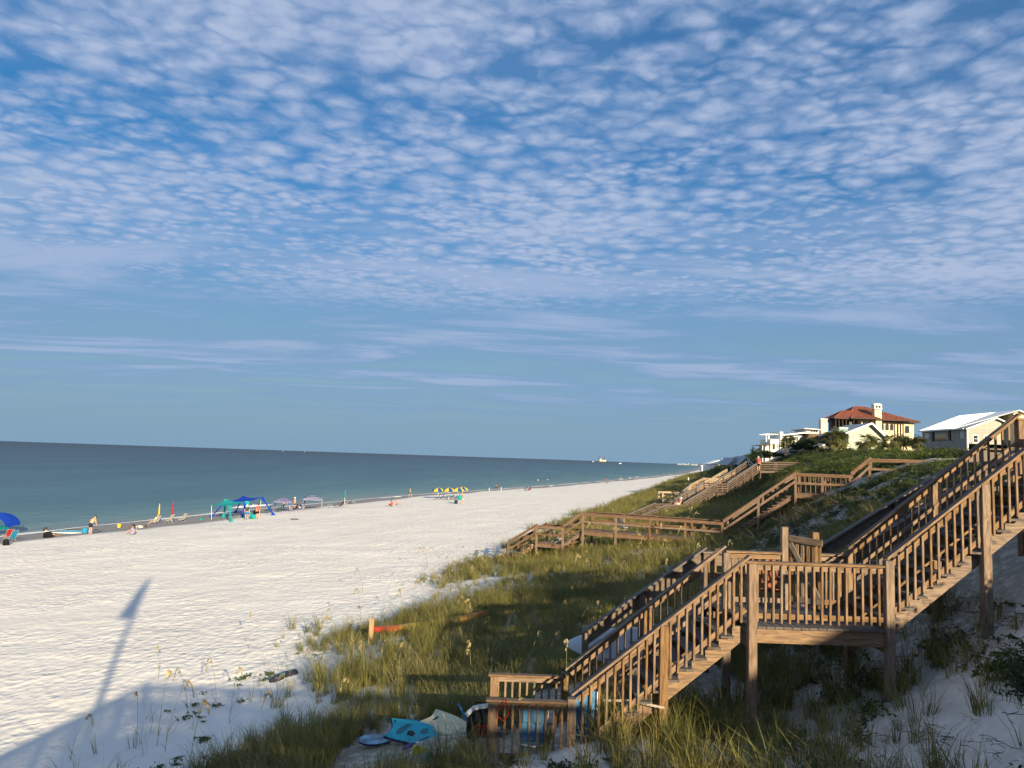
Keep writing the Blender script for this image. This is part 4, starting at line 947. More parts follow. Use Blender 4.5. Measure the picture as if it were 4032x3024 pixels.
def build_white_house():
    r = thing('modern_house', 'white modern house with stacked flat roofs, chimney slabs and a porch', 'house', (60, 168, 12))
    def W(a, b): return P2(a, 165, hw), P2(b, 165, hw)
    def blk(x0, x1, z0, z1, y0, y1, mat=WHITEW, name='wall'):
        return MB().box(((x0 + x1) / 2, (y0 + y1) / 2, (z0 + z1) / 2), (x1 - x0, y1 - y0, z1 - z0)).build(name, mat, r)
    blk(55.8, 57.75, 9.5, 14.7, 165, 172); blk(57.72, 58.36, 9.5, 16.3, 164.7, 171, name='chimney')
    rect_window(r, 56.3, 56.62, 12.6, 13.6, 164.98, GLASS, DARKW, bars=0); rect_window(r, 57.2, 57.55, 12.8, 13.55, 164.98, PALEGLASS, DARKW, bars=0)
    blk(58.9, 63.1, 10.5, 15.6, 165.6, 174)
    MB().prism([(57.6, 15.35), (63.6, 16.2), (63.6, 16.5), (57.6, 15.62)], 'y', 164.2, 175).build('roof', WHITEW, r)
    for k in range(4): rect_window(r, 60.2 + k * .45, 60.5 + k * .45, 14.6, 15.4, 165.58, GLASS, WHITEW, bars=0)
    blk(63.9, 66.6, 14.5, 16.95, 166, 173)
    MB().prism([(63.0, 17.12), (66.7, 16.95), (66.7, 17.12), (63.0, 17.28)], 'y', 164.8, 174).build('roof', WHITEW, r)
    for k in range(3): rect_window(r, 64.85 + k * .52, 65.2 + k * .52, 16.45, 16.75, 165.98, GLASS, WHITEW, bars=0)
    blk(54.9, 55.8, 9.5, 13.3, 165.8, 170); MB().prism([(53.3, 13.15), (55.7, 13.5), (55.7, 13.62), (53.3, 13.27)], 'y', 163.6, 170).build('porch_roof', BROWNR, r)
    for x in (53.75, 55.0): MB().box((x, 164, 11.4), (.16, .16, 3.7)).build('porch_post', WHITEW, r)
    for x in (55.2, 55.75): MB().box((x, 166, 14.9), (.2, .2, 1.6)).build('pergola_post', WHITEW, r)
    for k in range(7): beam('pergola_rail', WHITEW, r, (55.0, 165.2 + k * .8, 15.75), (57.8, 165.2 + k * .8, 15.75), .08, .12)
    k = .85; S = Matrix.Translation((51.0, 142.8, 11.52)) @ Matrix.Scale(k, 4) @ Matrix.Translation((-60, -168, -12))     # set down nearer and a size smaller
    for ch in r.children: ch.matrix_basis = S @ ch.matrix_basis
    r.location = (51, 142.8, 11.5)
    for ch in r.children: ch.matrix_parent_inverse = wm(r).inverted()
    s = thing('stone_chimney_house', 'brown shingled house with a broad pale stone chimney left of the villa', 'house', (57, 142, 12))
    MB().box((59.35, 146, 14.2), (1.25, 1.1, 7.8)).build('chimney', STONE, s); MB().box((59.35, 146, 18.12), (1.38, 1.2, .12)).build('chimney_cap', WHITEW, s)
    MB().prism([(53.2, 13.7), (54.0, 15.0), (57.6, 15.0), (57.9, 13.6)], 'y', 138.5, 144.5).build('roof', BROWNR, s)
    MB().box((55.6, 141.6, 12.3), (3.6, 5, 3.0)).build('wall', SIDING, s)
    rect_window(s, 55.0, 55.3, 12.9, 13.4, 139.05, PALEGLASS, WHITE, bars=0)
    p = P2((1460, 880), 126, hw)
    q = thing('shed', 'small shed roof showing between the palms and the brown roof', 'shed', (p.x, 126, p.z - 2))
    MB().prism([(p.x - .9, p.z - .35), (p.x + 1.2, p.z + .35), (p.x + 1.2, p.z + .2), (p.x - .9, p.z - .5)], 'y', 124, 128).build('roof', WHITE, q); MB().box((p.x + .2, 126.2, p.z - 1.1), (1.8, 3, 1.6)).build('wall', SIDING, q)
build_white_house()
def cd(x, y): return (2560 + x / 4.096, 1770 + y / 4.096)
def build_pavilion():
    r = thing('pavilion', 'open pavilion with grey gable roof and white trusses at the stair head', 'pavilion', (45.5, 150, 7))
    ax, az = 45.75, 10.55; ex0, ex1, ez = 44.3, 47.2, 9.0
    for a in (ex0, ex1):
        MB().prism([(a, ez), (ax, az), (ax, az + .12), (a, ez + .12)], 'y', 149.6, 155.5).build('roof', GREYR, r)
        beam('barge_board', WHITE, r, (a, 149.55, ez + .02), (ax, 149.55, az + .02), .08, .26, bev=.01)
    beam('tie_beam', WHITE, r, (ex0 + .15, 149.7, 8.95), (ex1 - .15, 149.7, 8.95), .15, .22)
    beam('king_post', WHITE, r, (ax, 149.7, 8.95), (ax, 149.7, 10.4), .14, .14, up=(1, 0, 0))
    for s in (-1, 1): beam('brace', WHITE, r, (ax, 149.7, 9.3), (ax + s * .75, 149.7, 9.75), .1, .12)
    for x in (ex0 + .25, ex1 - .25):
        for yy in (149.9, 155): beam('post', WHITE, r, (x, yy, 6.5), (x, yy, 9.0), .2, .2, up=(1, 0, 0))
    MB().prism([(42.9, 8.85), (44.5, 10.35), (44.7, 10.3), (44.4, 8.85)], 'y', 152, 160).build('roof', GREYR, r)
build_pavilion()
HAZEW = paint('haze_paled_concrete', (.50, .50, .50), .9)  # distance haze put into the towers' colour as pale grey
def build_far_coast():
    # far condominium towers round the bay and pale houses on the distant dune
    labs = 'pale condominium tower in the hazy cluster far down the coast'
    for k, (x0, x1, top) in enumerate(((432, 455, 238), (455, 478, 250), (478, 505, 236), (516, 545, 230), (548, 578, 236), (580, 598, 252), (604, 622, 228), (648, 668, 238), (670, 692, 244), (695, 728, 243), (730, 768, 240), (785, 805, 240), (806, 828, 250), (832, 870, 240), (872, 900, 262))):
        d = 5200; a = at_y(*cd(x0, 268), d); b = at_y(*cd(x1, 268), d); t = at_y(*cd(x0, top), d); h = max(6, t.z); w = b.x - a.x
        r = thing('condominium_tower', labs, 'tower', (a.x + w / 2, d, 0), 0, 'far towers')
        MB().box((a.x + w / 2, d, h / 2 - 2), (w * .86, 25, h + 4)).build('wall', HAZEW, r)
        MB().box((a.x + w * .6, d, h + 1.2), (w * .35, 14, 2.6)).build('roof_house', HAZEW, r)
        m = MB()
        for q in range(3): m.box((a.x + w * (.25 + q * .25), d - 12.6, h / 2), (w * .10, .4, h * .9))
        m.build('window_band', GLASS, r)
    for k, (c, d, w, h, lab) in enumerate((((1115, 262), 420, 11, 5.5, 'white gabled beach house far down the dune'), ((1205, 272), 330, 9, 4, 'small pale house beyond the timber stairs'), ((1060, 275), 620, 16, 5, 'distant low house row on the dune'), ((1250, 268), 300, 7, 4, 'grey house behind the pavilion roof'), ((1000, 276), 900, 24, 6, 'far white house at the bend of the coast'))):
        p = at_y(*cd(*c), d); r = thing('beach_house', lab, 'house', (p.x, d, p.z - h * .4))
        MB().prism([(p.x - w / 2, p.z - h), (p.x + w / 2, p.z - h), (p.x + w / 2, p.z + h * .15), (p.x, p.z + h * .5), (p.x - w / 2, p.z + h * .15)], 'y', d, d + 10).build('wall', WHITEW, r)
        for s in (-1, 1): MB().prism([(p.x, p.z + h * .5), (p.x + s * w * .56, p.z + h * .11), (p.x + s * w * .56, p.z + h * .17), (p.x, p.z + h * .57)], 'y', d - .6, d + 10.5).build('roof', GREYR if k % 2 else WHITER, r)
        for s in (-.28, 0, .28): rect_window(r, p.x + w * s - w * .06, p.x + w * s + w * .06, p.z - h * .25, p.z + h * .02, d - .02, GLASS, WHITE, bars=0)
    # tall pole on the far dune
    p = at_y(*cd(1168, 285), 260); q = at_y(*cd(1168, 180), 260)
    f = thing('mast', 'tall pale mast standing on the distant dune', 'mast', p); MB().tube([p, (p.x, p.y, q.z)], [.3, .2], 8).build('pole', WHITEW, f); MB().box((p.x, p.y, q.z + .3), (.7, .7, .6)).build('mast_head', WHITEW, f)
build_far_coast()
# ------------------------------------------------------------------ people
SKIN = paint('skin_light', (0.50, 0.30, 0.21), 0.6); SKIND = paint('skin_dark', (0.16, 0.085, 0.055), 0.6); SKINP = paint('skin_flushed', (0.56, 0.27, 0.19), 0.6)
HAIRD = paint('dark_hair', (0.025, 0.018, 0.014), 0.7); HAIRB = paint('fair_hair', (0.30, 0.20, 0.10), 0.7)
STAND = dict(pel=(0, 0, .95), che=(0, .0, 1.26), nec=(0, 0, 1.47), hea=(0, .02, 1.62), top=(0, .01, 1.73), shl=(-.19, 0, 1.41), ell=(-.25, -.02, 1.13), wrl=(-.25, .06, .88), hal=(-.24, .09, .79),
             shr=(.19, 0, 1.41), elr=(.25, -.02, 1.13), wrr=(.25, .06, .88), har=(.24, .09, .79), hil=(-.10, 0, .90), knl=(-.11, .03, .49), anl=(-.11, -.02, .08), tol=(-.12, .15, .04),
             hir=(.10, 0, .90), knr=(.11, .03, .49), anr=(.11, -.02, .08), tor=(.12, .15, .04))
def posed(**kw): d = dict(STAND); d.update(kw); return d
POSES = dict(stand=STAND,
    bent=posed(che=(0, .16, 1.22), nec=(0, .30, 1.40), hea=(0, .40, 1.50), top=(0, .46, 1.58), shl=(-.19, .26, 1.34), ell=(-.23, .32, 1.06), wrl=(-.20, .42, .84), hal=(-.19, .45, .76), shr=(.19, .26, 1.34), elr=(.23, .32, 1.06), wrr=(.20, .42, .84), har=(.19, .45, .76)),
    walk=posed(hil=(-.1, 0, .9), knl=(-.11, .20, .52), anl=(-.11, .26, .10), tol=(-.11, .42, .06), knr=(.11, -.05, .49), anr=(.11, -.34, .14), tor=(.11, -.26, .03), wrl=(-.25, -.16, .90), hal=(-.25, -.19, .82), ell=(-.25, -.12, 1.13), elr=(.25, .06, 1.13), wrr=(.24, .22, .95), har=(.23, .27, .89)),
    sit=dict(pel=(0, 0, .12), che=(0, -.02, .42), nec=(0, .02, .62), hea=(0, .06, .77), top=(0, .06, .88), shl=(-.18, 0, .57), ell=(-.22, .16, .36), wrl=(-.14, .36, .36), hal=(-.10, .43, .38), shr=(.18, 0, .57), elr=(.24, -.14, .34), wrr=(.25, -.24, .12), har=(.25, -.27, .05),
             hil=(-.1, .05, .12), knl=(-.12, .42, .40), anl=(-.11, .62, .07), tol=(-.11, .78, .05), hir=(.1, .05, .12), knr=(.14, .44, .30), anr=(.10, .78, .07), tor=(.10, .93, .09)),
    chair=dict(pel=(0, 0, .38), che=(0, -.14, .66), nec=(0, -.22, .85), hea=(0, -.24, 1.0), top=(0, -.25, 1.11), shl=(-.18, -.18, .80), ell=(-.26, -.02, .58), wrl=(-.24, .20, .56), hal=(-.23, .28, .55), shr=(.18, -.18, .80), elr=(.26, -.02, .58), wrr=(.24, .20, .56), har=(.23, .28, .55),
             hil=(-.1, .04, .38), knl=(-.11, .44, .44), anl=(-.11, .72, .10), tol=(-.11, .86, .06), hir=(.1, .04, .38), knr=(.11, .44, .44), anr=(.12, .78, .10), tor=(.12, .92, .06)),
    lie=dict(pel=(0, 0, .12), che=(0, -.32, .13), nec=(0, -.53, .15), hea=(0, -.68, .16), top=(0, -.78, .17), shl=(-.19, -.46, .12), ell=(-.30, -.66, .08), wrl=(-.16, -.82, .08), hal=(-.10, -.86, .08), shr=(.19, -.46, .12), elr=(.30, -.66, .08), wrr=(.16, -.82, .08), har=(.10, -.86, .08),
             hil=(-.1, .06, .11), knl=(-.12, .48, .09), anl=(-.13, .86, .07), tol=(-.15, .98, .05), hir=(.1, .06, .11), knr=(.12, .48, .09), anr=(.13, .86, .07), tor=(.15, .98, .05)),
    recline=dict(pel=(0, 0, .12), che=(0, -.20, .34), nec=(0, -.32, .50), hea=(0, -.34, .64), top=(0, -.34, .75), shl=(-.18, -.28, .46), ell=(-.22, -.42, .24), wrl=(-.20, -.34, .06), hal=(-.20, -.26, .04), shr=(.18, -.28, .46), elr=(.22, -.42, .24), wrr=(.20, -.34, .06), har=(.20, -.26, .04),
             hil=(-.1, .06, .11), knl=(-.12, .48, .16), anl=(-.13, .86, .07), tol=(-.15, .98, .05), hir=(.1, .06, .11), knr=(.12, .48, .12), anr=(.13, .88, .07), tor=(.15, 1.0, .05)))
RAD = dict(pel=.135, che=.145, nec=.062, hea=.098, top=.075, shl=.068, ell=.046, wrl=.033, hal=.040, shr=.068, elr=.046, wrr=.033, har=.040, hil=.095, knl=.062, anl=.042, tol=.038, hir=.095, knr=.062, anr=.042, tor=.038)
EDGES = [('pel', 'che'), ('che', 'nec'), ('nec', 'hea'), ('hea', 'top'), ('che', 'shl'), ('shl', 'ell'), ('ell', 'wrl'), ('wrl', 'hal'), ('che', 'shr'), ('shr', 'elr'), ('elr', 'wrr'), ('wrr', 'har'), ('pel', 'hil'), ('hil', 'knl'), ('knl', 'anl'), ('anl', 'tol'), ('pel', 'hir'), ('hir', 'knr'), ('knr', 'anr'), ('anr', 'tor')]
def skinned(name, P, edges, rads, root, mat, parent):
    keys = sorted({k for e in edges for k in e}); bm = bmesh.new(); ly = bm.verts.layers.skin.verify(); vs = {}
    for k in keys:
        v = bm.verts.new(P[k]); v[ly].radius = (rads[k], rads[k]); v[ly].use_root = (k == root); vs[k] = v
    for a, b in edges: bm.edges.new((vs[a], vs[b]))
    me = bpy.data.meshes.new(name); bm.to_mesh(me); bm.free(); me.materials.append(mat)
    o = link(name, me, None, parent); md = o.modifiers.new('skin', 'SKIN'); md.use_smooth_shade = True
    o.modifiers.new('smooth', 'SUBSURF').levels = 1; o.modifiers['smooth'].render_levels = 1
    return o
def lerp(a, b, f): return tuple(x + (y - x) * f for x, y in zip(a, b))
def person(loc, rz, pose, label, skin=SKIN, shirt=None, shorts=None, hair=HAIRD, hat=None, s=1.0, long_hair=False, group=None):
    P = POSES[pose]; r = thing('person', label, 'person', (0, 0, 0), 0, group)
    skinned('body', P, EDGES, RAD, 'pel', skin, r)
    if shirt:
        Q = dict(P); Q['sl'] = lerp(P['shl'], P['ell'], .75); Q['sr'] = lerp(P['shr'], P['elr'], .75); Q['bel'] = lerp(P['pel'], P['che'], -.05); Q['mid'] = lerp(P['pel'], P['che'], .5)
        Q['nk'] = lerp(P['che'], P['nec'], .72)
        skinned('shirt', Q, [('bel', 'mid'), ('mid', 'che'), ('che', 'nk'), ('che', 'shl'), ('shl', 'sl'), ('che', 'shr'), ('shr', 'sr')], dict(RAD, bel=.195, mid=.182, che=.195, nk=.10, shl=.105, shr=.105, sl=.082, sr=.082), 'che', shirt, r)
    if shorts:
        Q = dict(P); Q['tl'] = lerp(P['hil'], P['knl'], .75); Q['tr'] = lerp(P['hir'], P['knr'], .75); Q['wa'] = lerp(P['pel'], P['che'], .22)
        skinned('shorts', Q, [('wa', 'pel'), ('pel', 'hil'), ('hil', 'tl'), ('pel', 'hir'), ('hir', 'tr')], dict(RAD, wa=.160, pel=.175, hil=.125, hir=.125, tl=.105, tr=.105), 'pel', shorts, r)
    hd = Vector(P['hea']); up = (Vector(P['top']) - Vector(P['nec'])).normalized()
    if hat or hair:
        m = MB(); c = hd + up * .035; n = 10; rings = 5; b = []
        q = Vector((0, 0, 1)).rotation_difference(up).to_matrix()
        prof = [(.125 * math.cos(a), .125 * math.sin(a)) for a in [rad(-12 + 100 * k / rings) for k in range(rings + 1)]]
        vs = []
        for (rr, zz) in prof:
            for k in range(n): t = 6.2832 * k / n; vs.append(c + q @ Vector((rr * math.cos(t) * .95, rr * math.sin(t) * 1.08 - .012, zz)))
        m.add(vs, [(i * n + k, i * n + (k + 1) % n, (i + 1) * n + (k + 1) % n, (i + 1) * n + k) for i in range(rings) for k in range(n)])
        if hat: m.box(c + q @ Vector((0, .15, .0)), (.16, .14, .02))
        if long_hair: m.tube([c + q @ Vector((0, -.07, .04)), c + q @ Vector((0, -.13, -.12)), c + q @ Vector((0, -.13, -.32))], [.08, .11, .05], 8)
        m.build('cap' if hat else 'hair', hat or hair, r, True)
    # eyes, nose: small but there
    f = MB(); fw = Vector((0, 1, 0)); fw = (fw - up * fw.dot(up)).normalized(); sd = fw.cross(up)
    f.lathe(hd + fw * .10 + up * -.005, [(.004, -.02), (.016, -.012), (.012, .02), (.003, .035)], 6)
    f.build('nose', skin, r, True)
    e = MB()
    for q_ in (-1, 1): e.lathe(hd + fw * .092 + sd * .034 * q_ + up * .022, [(.003, -.008), (.010, 0), (.003, .008)], 6)
    e.build('eyes', BLACK, r)
    r.location = loc; r.rotation_euler = (0, 0, rz); r.scale = (s, s, s)
    return r
F_TAN = fabric('tan_shirt', (.55, .42, .24)); F_NAVY = fabric('navy_cloth', (.025, .035, .08)); F_GREY = fabric('grey_shirt', (.07, .07, .075)); F_BLUE = fabric('blue_shorts', (.03, .20, .50)); F_CORAL = fabric('coral_shirt', (.62, .12, .09))
F_BLACK = fabric('black_shorts', (.015, .015, .018)); F_WHITE = fabric('white_cloth', (.75, .75, .74)); F_LIME = fabric('lime_shirt', (.55, .60, .05)); F_TEAL = fabric('teal_cloth', (.02, .34, .34)); F_DBLUE = fabric('royal_blue_cloth', (.012, .07, .50))
F_LILAC = fabric('lilac_top', (.35, .33, .45)); F_RED = fabric('red_cloth', (.50, .03, .035)); F_YEL = fabric('yellow_cloth', (.80, .62, .06)); F_CREAM = fabric('cream_canvas', (.62, .58, .47)); F_CYAN = fabric('cyan_canvas', (.03, .30, .50)); F_GREENC = fabric('green_canvas', (.02, .22, .17))
F_PUMB = fabric('umbrella_blue', (.015, .08, .28)); F_PUMY = fabric('umbrella_yellow', (.70, .52, .03)); F_PINK = fabric('pink_shirt', (.60, .30, .28))

# ------------------------------------------------------------------ beach furniture
def c5(x, y): return (x / 2.212, 1880 + y / 2.212)
def c6(x, y): return (750 + x / 2.949, 1900 + y / 2.949)
def c7(x, y): return (1500 + x / 2.765, 1780 + y / 2.765)
def c4(x, y): return (1900 + x / 2.212, 1780 + y / 2.212)
def gnd(f, x, y): p = on_ground(*f(x, y)); p.z = gz(p.x, p.y); return p
TOSEA = rad(105)      # facing the water
DFRAME = paint('dark_frame', (.06, .06, .065), .4); LFRAME = paint('light_frame', (.32, .31, .28), .4)
def chair_proto(canvas, frame=WHITE):
    """folding beach chair facing +Y in local coordinates, built once per colour"""
    r = bpy.data.objects.new('beach_chair', None); C.objects.link(r)
    w = .28
    MB().tube([(-w, .30, .32), (-w, -.12, .24), (-w, -.48, .92)], .014, 6).tube([(w, .30, .32), (w, -.12, .24), (w, -.48, .92)], .014, 6).tube([(-w, -.48, .92), (w, -.48, .92)], .014, 6).tube([(-w, .30, .32), (w, .30, .32)], .014, 6).build('frame', frame, r)
    for s in (-1, 1):
        MB().tube([(s * w, .28, .02), (s * w, -.30, .46)], .014, 6).build('leg', frame, r); MB().tube([(s * w, -.32, .02), (s * w, .26, .44)], .014, 6).build('leg', frame, r)
        MB().box((s * (w + .02), -.02, .47), (.06, .46, .025)).build('armrest', frame, r)
    MB().add([(-w, .30, .325), (w, .30, .325), (w, .08, .26), (-w, .08, .26), (w, -.12, .25), (-w, -.12, .25)], [(0, 1, 2, 3), (3, 2, 4, 5)]).build('seat', canvas, r)
    MB().add([(-w, -.13, .26), (w, -.13, .26), (w, -.30, .56), (-w, -.30, .56), (w, -.475, .90), (-w, -.475, .90)], [(0, 1, 2, 3), (3, 2, 4, 5)]).build('backrest', canvas, r)
    for ch in r.children:
        if ch.name.startswith(('seat', 'backrest')): md = ch.modifiers.new('thick', 'SOLIDIFY'); md.thickness = .012
    return r
_cp = {}
def chair(canvas, p, rz, label, group='beach chairs on the sand', s=1.0):
    if canvas.name not in _cp: o = _cp[canvas.name] = chair_proto(canvas, DFRAME if canvas.name.startswith(('black', 'navy', 'green')) else LFRAME)
    else: o = copy_tree(_cp[canvas.name])
    o.location = p; o.rotation_euler = (0, 0, rz); o.scale = (s,) * 3; return tag(o, label, 'chair', group)
def umbrella(p, R, h, label, cols, tilt=(0, 0), group=None):
    r = thing('beach_umbrella', label, 'umbrella', p, 0, group); top = Vector((p.x + tilt[0], p.y + tilt[1], p.z + h)); ax = (top - Vector(p)).normalized(); q = Vector((0, 0, 1)).rotation_difference(ax).to_matrix()
    MB().tube([Vector(p) - Vector((0, 0, .3)), top], .022, 8).build('pole', WHITE, r)
    n = 8
    for k in range(n):
        a0, a1 = 6.2832 * k / n, 6.2832 * (k + 1) / n; vs = []; rows = 4
        for i in range(rows + 1):
            f = i / rows; rr = R * math.sin(f * 1.25) / math.sin(1.25); zz = -.52 * R * (1 - math.cos(f * 1.25)) / (1 - math.cos(1.25))
            am = (a0 + a1) / 2
            for a, sc in ((a0, 1), (am, .95), (a1, 1)): vs.append(top + q @ Vector((rr * sc * math.cos(a), rr * sc * math.sin(a), zz)))
        fs = [(3 * i + j, 3 * i + j + 1, 3 * i + j + 4, 3 * i + j + 3) for i in range(rows) for j in (0, 1)]
        MB().add(vs, fs).build('canopy_panel', cols[k % len(cols)], r, True)
    MB().tube([top, top + ax * .12], [.02, .01], 6).build('finial', WHITE, r); return r
def closed_umbrella(p, h, label, mat, pole=0.45):
    r = thing('closed_umbrella', label, 'umbrella', p); MB().tube([Vector(p) - Vector((0, 0, .3)), Vector(p) + Vector((0, 0, h * pole + .1))], .022, 8).build('pole', WHITE, r)
    m = MB(); n = 12; prof = [(.045, h * pole), (.09, h * pole + .08), (.085, h * .62), (.07, h * .8), (.04, h * .95), (.012, h)]
    for i, (rr, z) in enumerate(prof):
        for k in range(n): t = 6.2832 * k / n; q = rr * (1 if k % 2 else .72); m.v.append((p.x + q * math.cos(t), p.y + q * math.sin(t), p.z + z))
    m.f += [(i * n + k, i * n + (k + 1) % n, (i + 1) * n + (k + 1) % n, (i + 1) * n + k) for i in range(len(prof) - 1) for k in range(n)]
    m.build('folded_canopy', mat, r, True); return r
def sail_canopy(corners, zs, anchors, label, mat, poles):
    """stretched fabric canopy: four pole corners, fabric legs running down to sand anchors"""
    c = sum((Vector((q[0], q[1], 0)) for q in corners), Vector((0, 0, 0))) / 4; g = gz(c.x, c.y); r = thing('sail_canopy', label, 'canopy', (c.x, c.y, g)); n = 12; V = []
    P4 = [Vector((q[0], q[1], gz(q[0], q[1]) + z)) for q, z in zip(corners, zs)]
    for i in range(n + 1):
        for j in range(n + 1):
            u, v = i / n, j / n; uu = .5 + (u - .5) * (1 - .10 * math.sin(math.pi * v)); vv = .5 + (v - .5) * (1 - .10 * math.sin(math.pi * u))
            p = (P4[0] * (1 - uu) + P4[1] * uu) * (1 - vv) + (P4[3] * (1 - uu) + P4[2] * uu) * vv
            p.z -= .28 * (math.sin(math.pi * u) + math.sin(math.pi * v)) * .5; V.append(p)
    o = MB().add(V, [(i * (n + 1) + j, i * (n + 1) + j + 1, (i + 1) * (n + 1) + j + 1, (i + 1) * (n + 1) + j) for i in range(n) for j in range(n)]).build('canopy', mat, r, True)
    for k in range(4):
        if poles[k]: b = P4[k].lerp(Vector((c.x, c.y, P4[k].z)), .06); b.z = gz(b.x, b.y) - .1; MB().tube([b, P4[k]], .02, 8).build('pole', WHITE, r)
        a = Vector((anchors[k][0], anchors[k][1], gz(*anchors[k]) + .04)); d = (a - P4[k]); sd = Vector((-d.y, d.x, 0)).normalized()
        vs = []
        for f, w in ((0, .30), (.25, .12), (.8, .10), (1, .20)): q = P4[k] + d * f; vs += [q - sd * w, q + sd * w]
        MB().add(vs, [(2 * i, 2 * i + 1, 2 * i + 3, 2 * i + 2) for i in range(3)]).build('fabric_leg', mat, r)
        MB().lathe((a.x, a.y, a.z - .04), [(.05, 0), (.2, .02), (.22, .12), (.12, .2), (.02, .22)], 8).build('sandbag', mat, r, True)
    return r
def stripe_mat(name, c1, c2, scale, direction='Z', dist=0.0):
    m, t, b = new_mat(name); tc = t.n('ShaderNodeTexCoord'); w = t.n('ShaderNodeTexWave', bands_direction=direction, i={'Vector': (tc, 'Object'), 'Scale': scale, 'Distortion': dist, 'Detail': 1.0})
    r = t.ramp((w, 'Fac'), [(.70, c1), (.74, c2)]); t.link(r, 0, b, 'Base Color'); b.inputs['Roughness'].default_value = .85; return m
def cabana(p, w, h, label, roof_mat, leg_mat, rz=0.0, flaps=True):
    """square beach cabana: low pyramid top with a valance, four sleeved legs"""
    r = thing('beach_cabana', label, 'canopy', (0, 0, 0)); hw_ = w / 2; n = 8
    V = [(0, 0, h + .45)]; rim = []
    for k in range(4):
        a = [(-hw_, -hw_), (hw_, -hw_), (hw_, hw_), (-hw_, hw_)][k]; b = [(hw_, -hw_), (hw_, hw_), (-hw_, hw_), (-hw_, -hw_)][k]
        for i in range(n): f = i / n; rim.append((a[0] + (b[0] - a[0]) * f, a[1] + (b[1] - a[1]) * f, h - .06 * math.sin(math.pi * f)))
    ring1 = [(x * .5, y * .5, h + .26 + (z - h) * .3) for x, y, z in rim]; m = len(rim)
    F = [(0, 1 + i, 1 + (i + 1) % m) for i in range(m)] + [(1 + i, 1 + m + i, 1 + m + (i + 1) % m, 1 + (i + 1) % m) for i in range(m)]
    val = [(x * 1.005, y * 1.005, z - .20) for x, y, z in rim]
    F += [(1 + m + i, 1 + 2 * m + i, 1 + 2 * m + (i + 1) % m, 1 + m + (i + 1) % m) for i in range(m)]
    MB().add(V + ring1 + rim + val, F).build('canopy', roof_mat, r)
    for sx in (-1, 1):
        for sy in (-1, 1):
            MB().tube([(sx * hw_, sy * hw_, 0), (sx * hw_, sy * hw_, h - .1)], .055, 8).build('leg', leg_mat, r)
            MB().lathe((sx * hw_ * 1.03, sy * hw_ * 1.03, 0), [(.04, 0), (.16, .02), (.15, .13), (.05, .2)], 8).build('sandbag', leg_mat, r, True)
    r.location = p; r.rotation_euler = (0, 0, rz); return r
def bag(p, d, label, mat, name='beach_bag', cat='bag'):
    r = thing(name, label, cat, p); m = MB().lathe((0, 0, 0), [(.8, 0), (1, .08), (1.02, .5), (.92, .85), (.6, 1.0), (.05, 1.02)], 12)
    m.v = [(p.x + x * d[0] / 2, p.y + y * d[1] / 2, p.z + z * d[2]) for x, y, z in m.v]; m.build('body', mat, r, True)
    h = [Vector((p.x - d[0] * .3, p.y, p.z + d[2] * .95)), Vector((p.x - d[0] * .2, p.y, p.z + d[2] * 1.25)), Vector((p.x + d[0] * .2, p.y, p.z + d[2] * 1.25)), Vector((p.x + d[0] * .3, p.y, p.z + d[2] * .95))]
    MB().tube(h, .012, 6).build('handle', mat, r); return r
def board(p, L, W, T, rz, label, mat, name='paddle_board', cat='board', pitch=0.0, roll=0.0, rails=None, tail=.35, nose=.5, fins=False, square_tail=0.0):
    """surf, paddle or body board: planform with rounded rails, lying or leaning"""
    n = 24; V = []; F = []; r = thing(name, label, cat, (0, 0, 0))
    def half(f):
        if f < .5: a = f / .5; return W / 2 * (square_tail + (1 - square_tail) * (1 - (1 - a) ** (1 / tail)) ** .75)
        a = (f - .5) / .5; return W / 2 * max(0.0, 1 - a ** (1 / nose * 1.25)) ** .62
    prof = [(0, 1, .0), (.75, 1, .0), (.96, .6, 0), (1, 0, 0), (.94, -.6, 0), (.7, -1, 0), (0, -1, 0)]
    for i in range(n + 1):
        f = i / n; x = (f - .5) * L; h = half(f); k = T / 2 * (1 - .55 * abs(2 * f - 1) ** 3); rk = .05 * L * max(0, f - .7) ** 2 * 3
        ring = [(q[0] * h, q[1] * k) for q in prof] + [(-q[0] * h, q[1] * k) for q in prof[-2:0:-1]]
        for (y, z) in ring: V.append((x, y, z + T / 2 + rk))
    m = 12
    for i in range(n):
        for k in range(m): F.append((i * m + k, i * m + (k + 1) % m, (i + 1) * m + (k + 1) % m, (i + 1) * m + k))
    F += [tuple(range(m))[::-1], tuple(n * m + k for k in range(m))]
    MB().add(V, F).build('deck', mat, r, True)
    if rails:
        s = MB().box((-.05 * L, 0, T + .004), (L * .8, .03, .008)); s.build('stripe', rails, r)
    r.location = p; r.rotation_euler = (roll, pitch, rz); return r
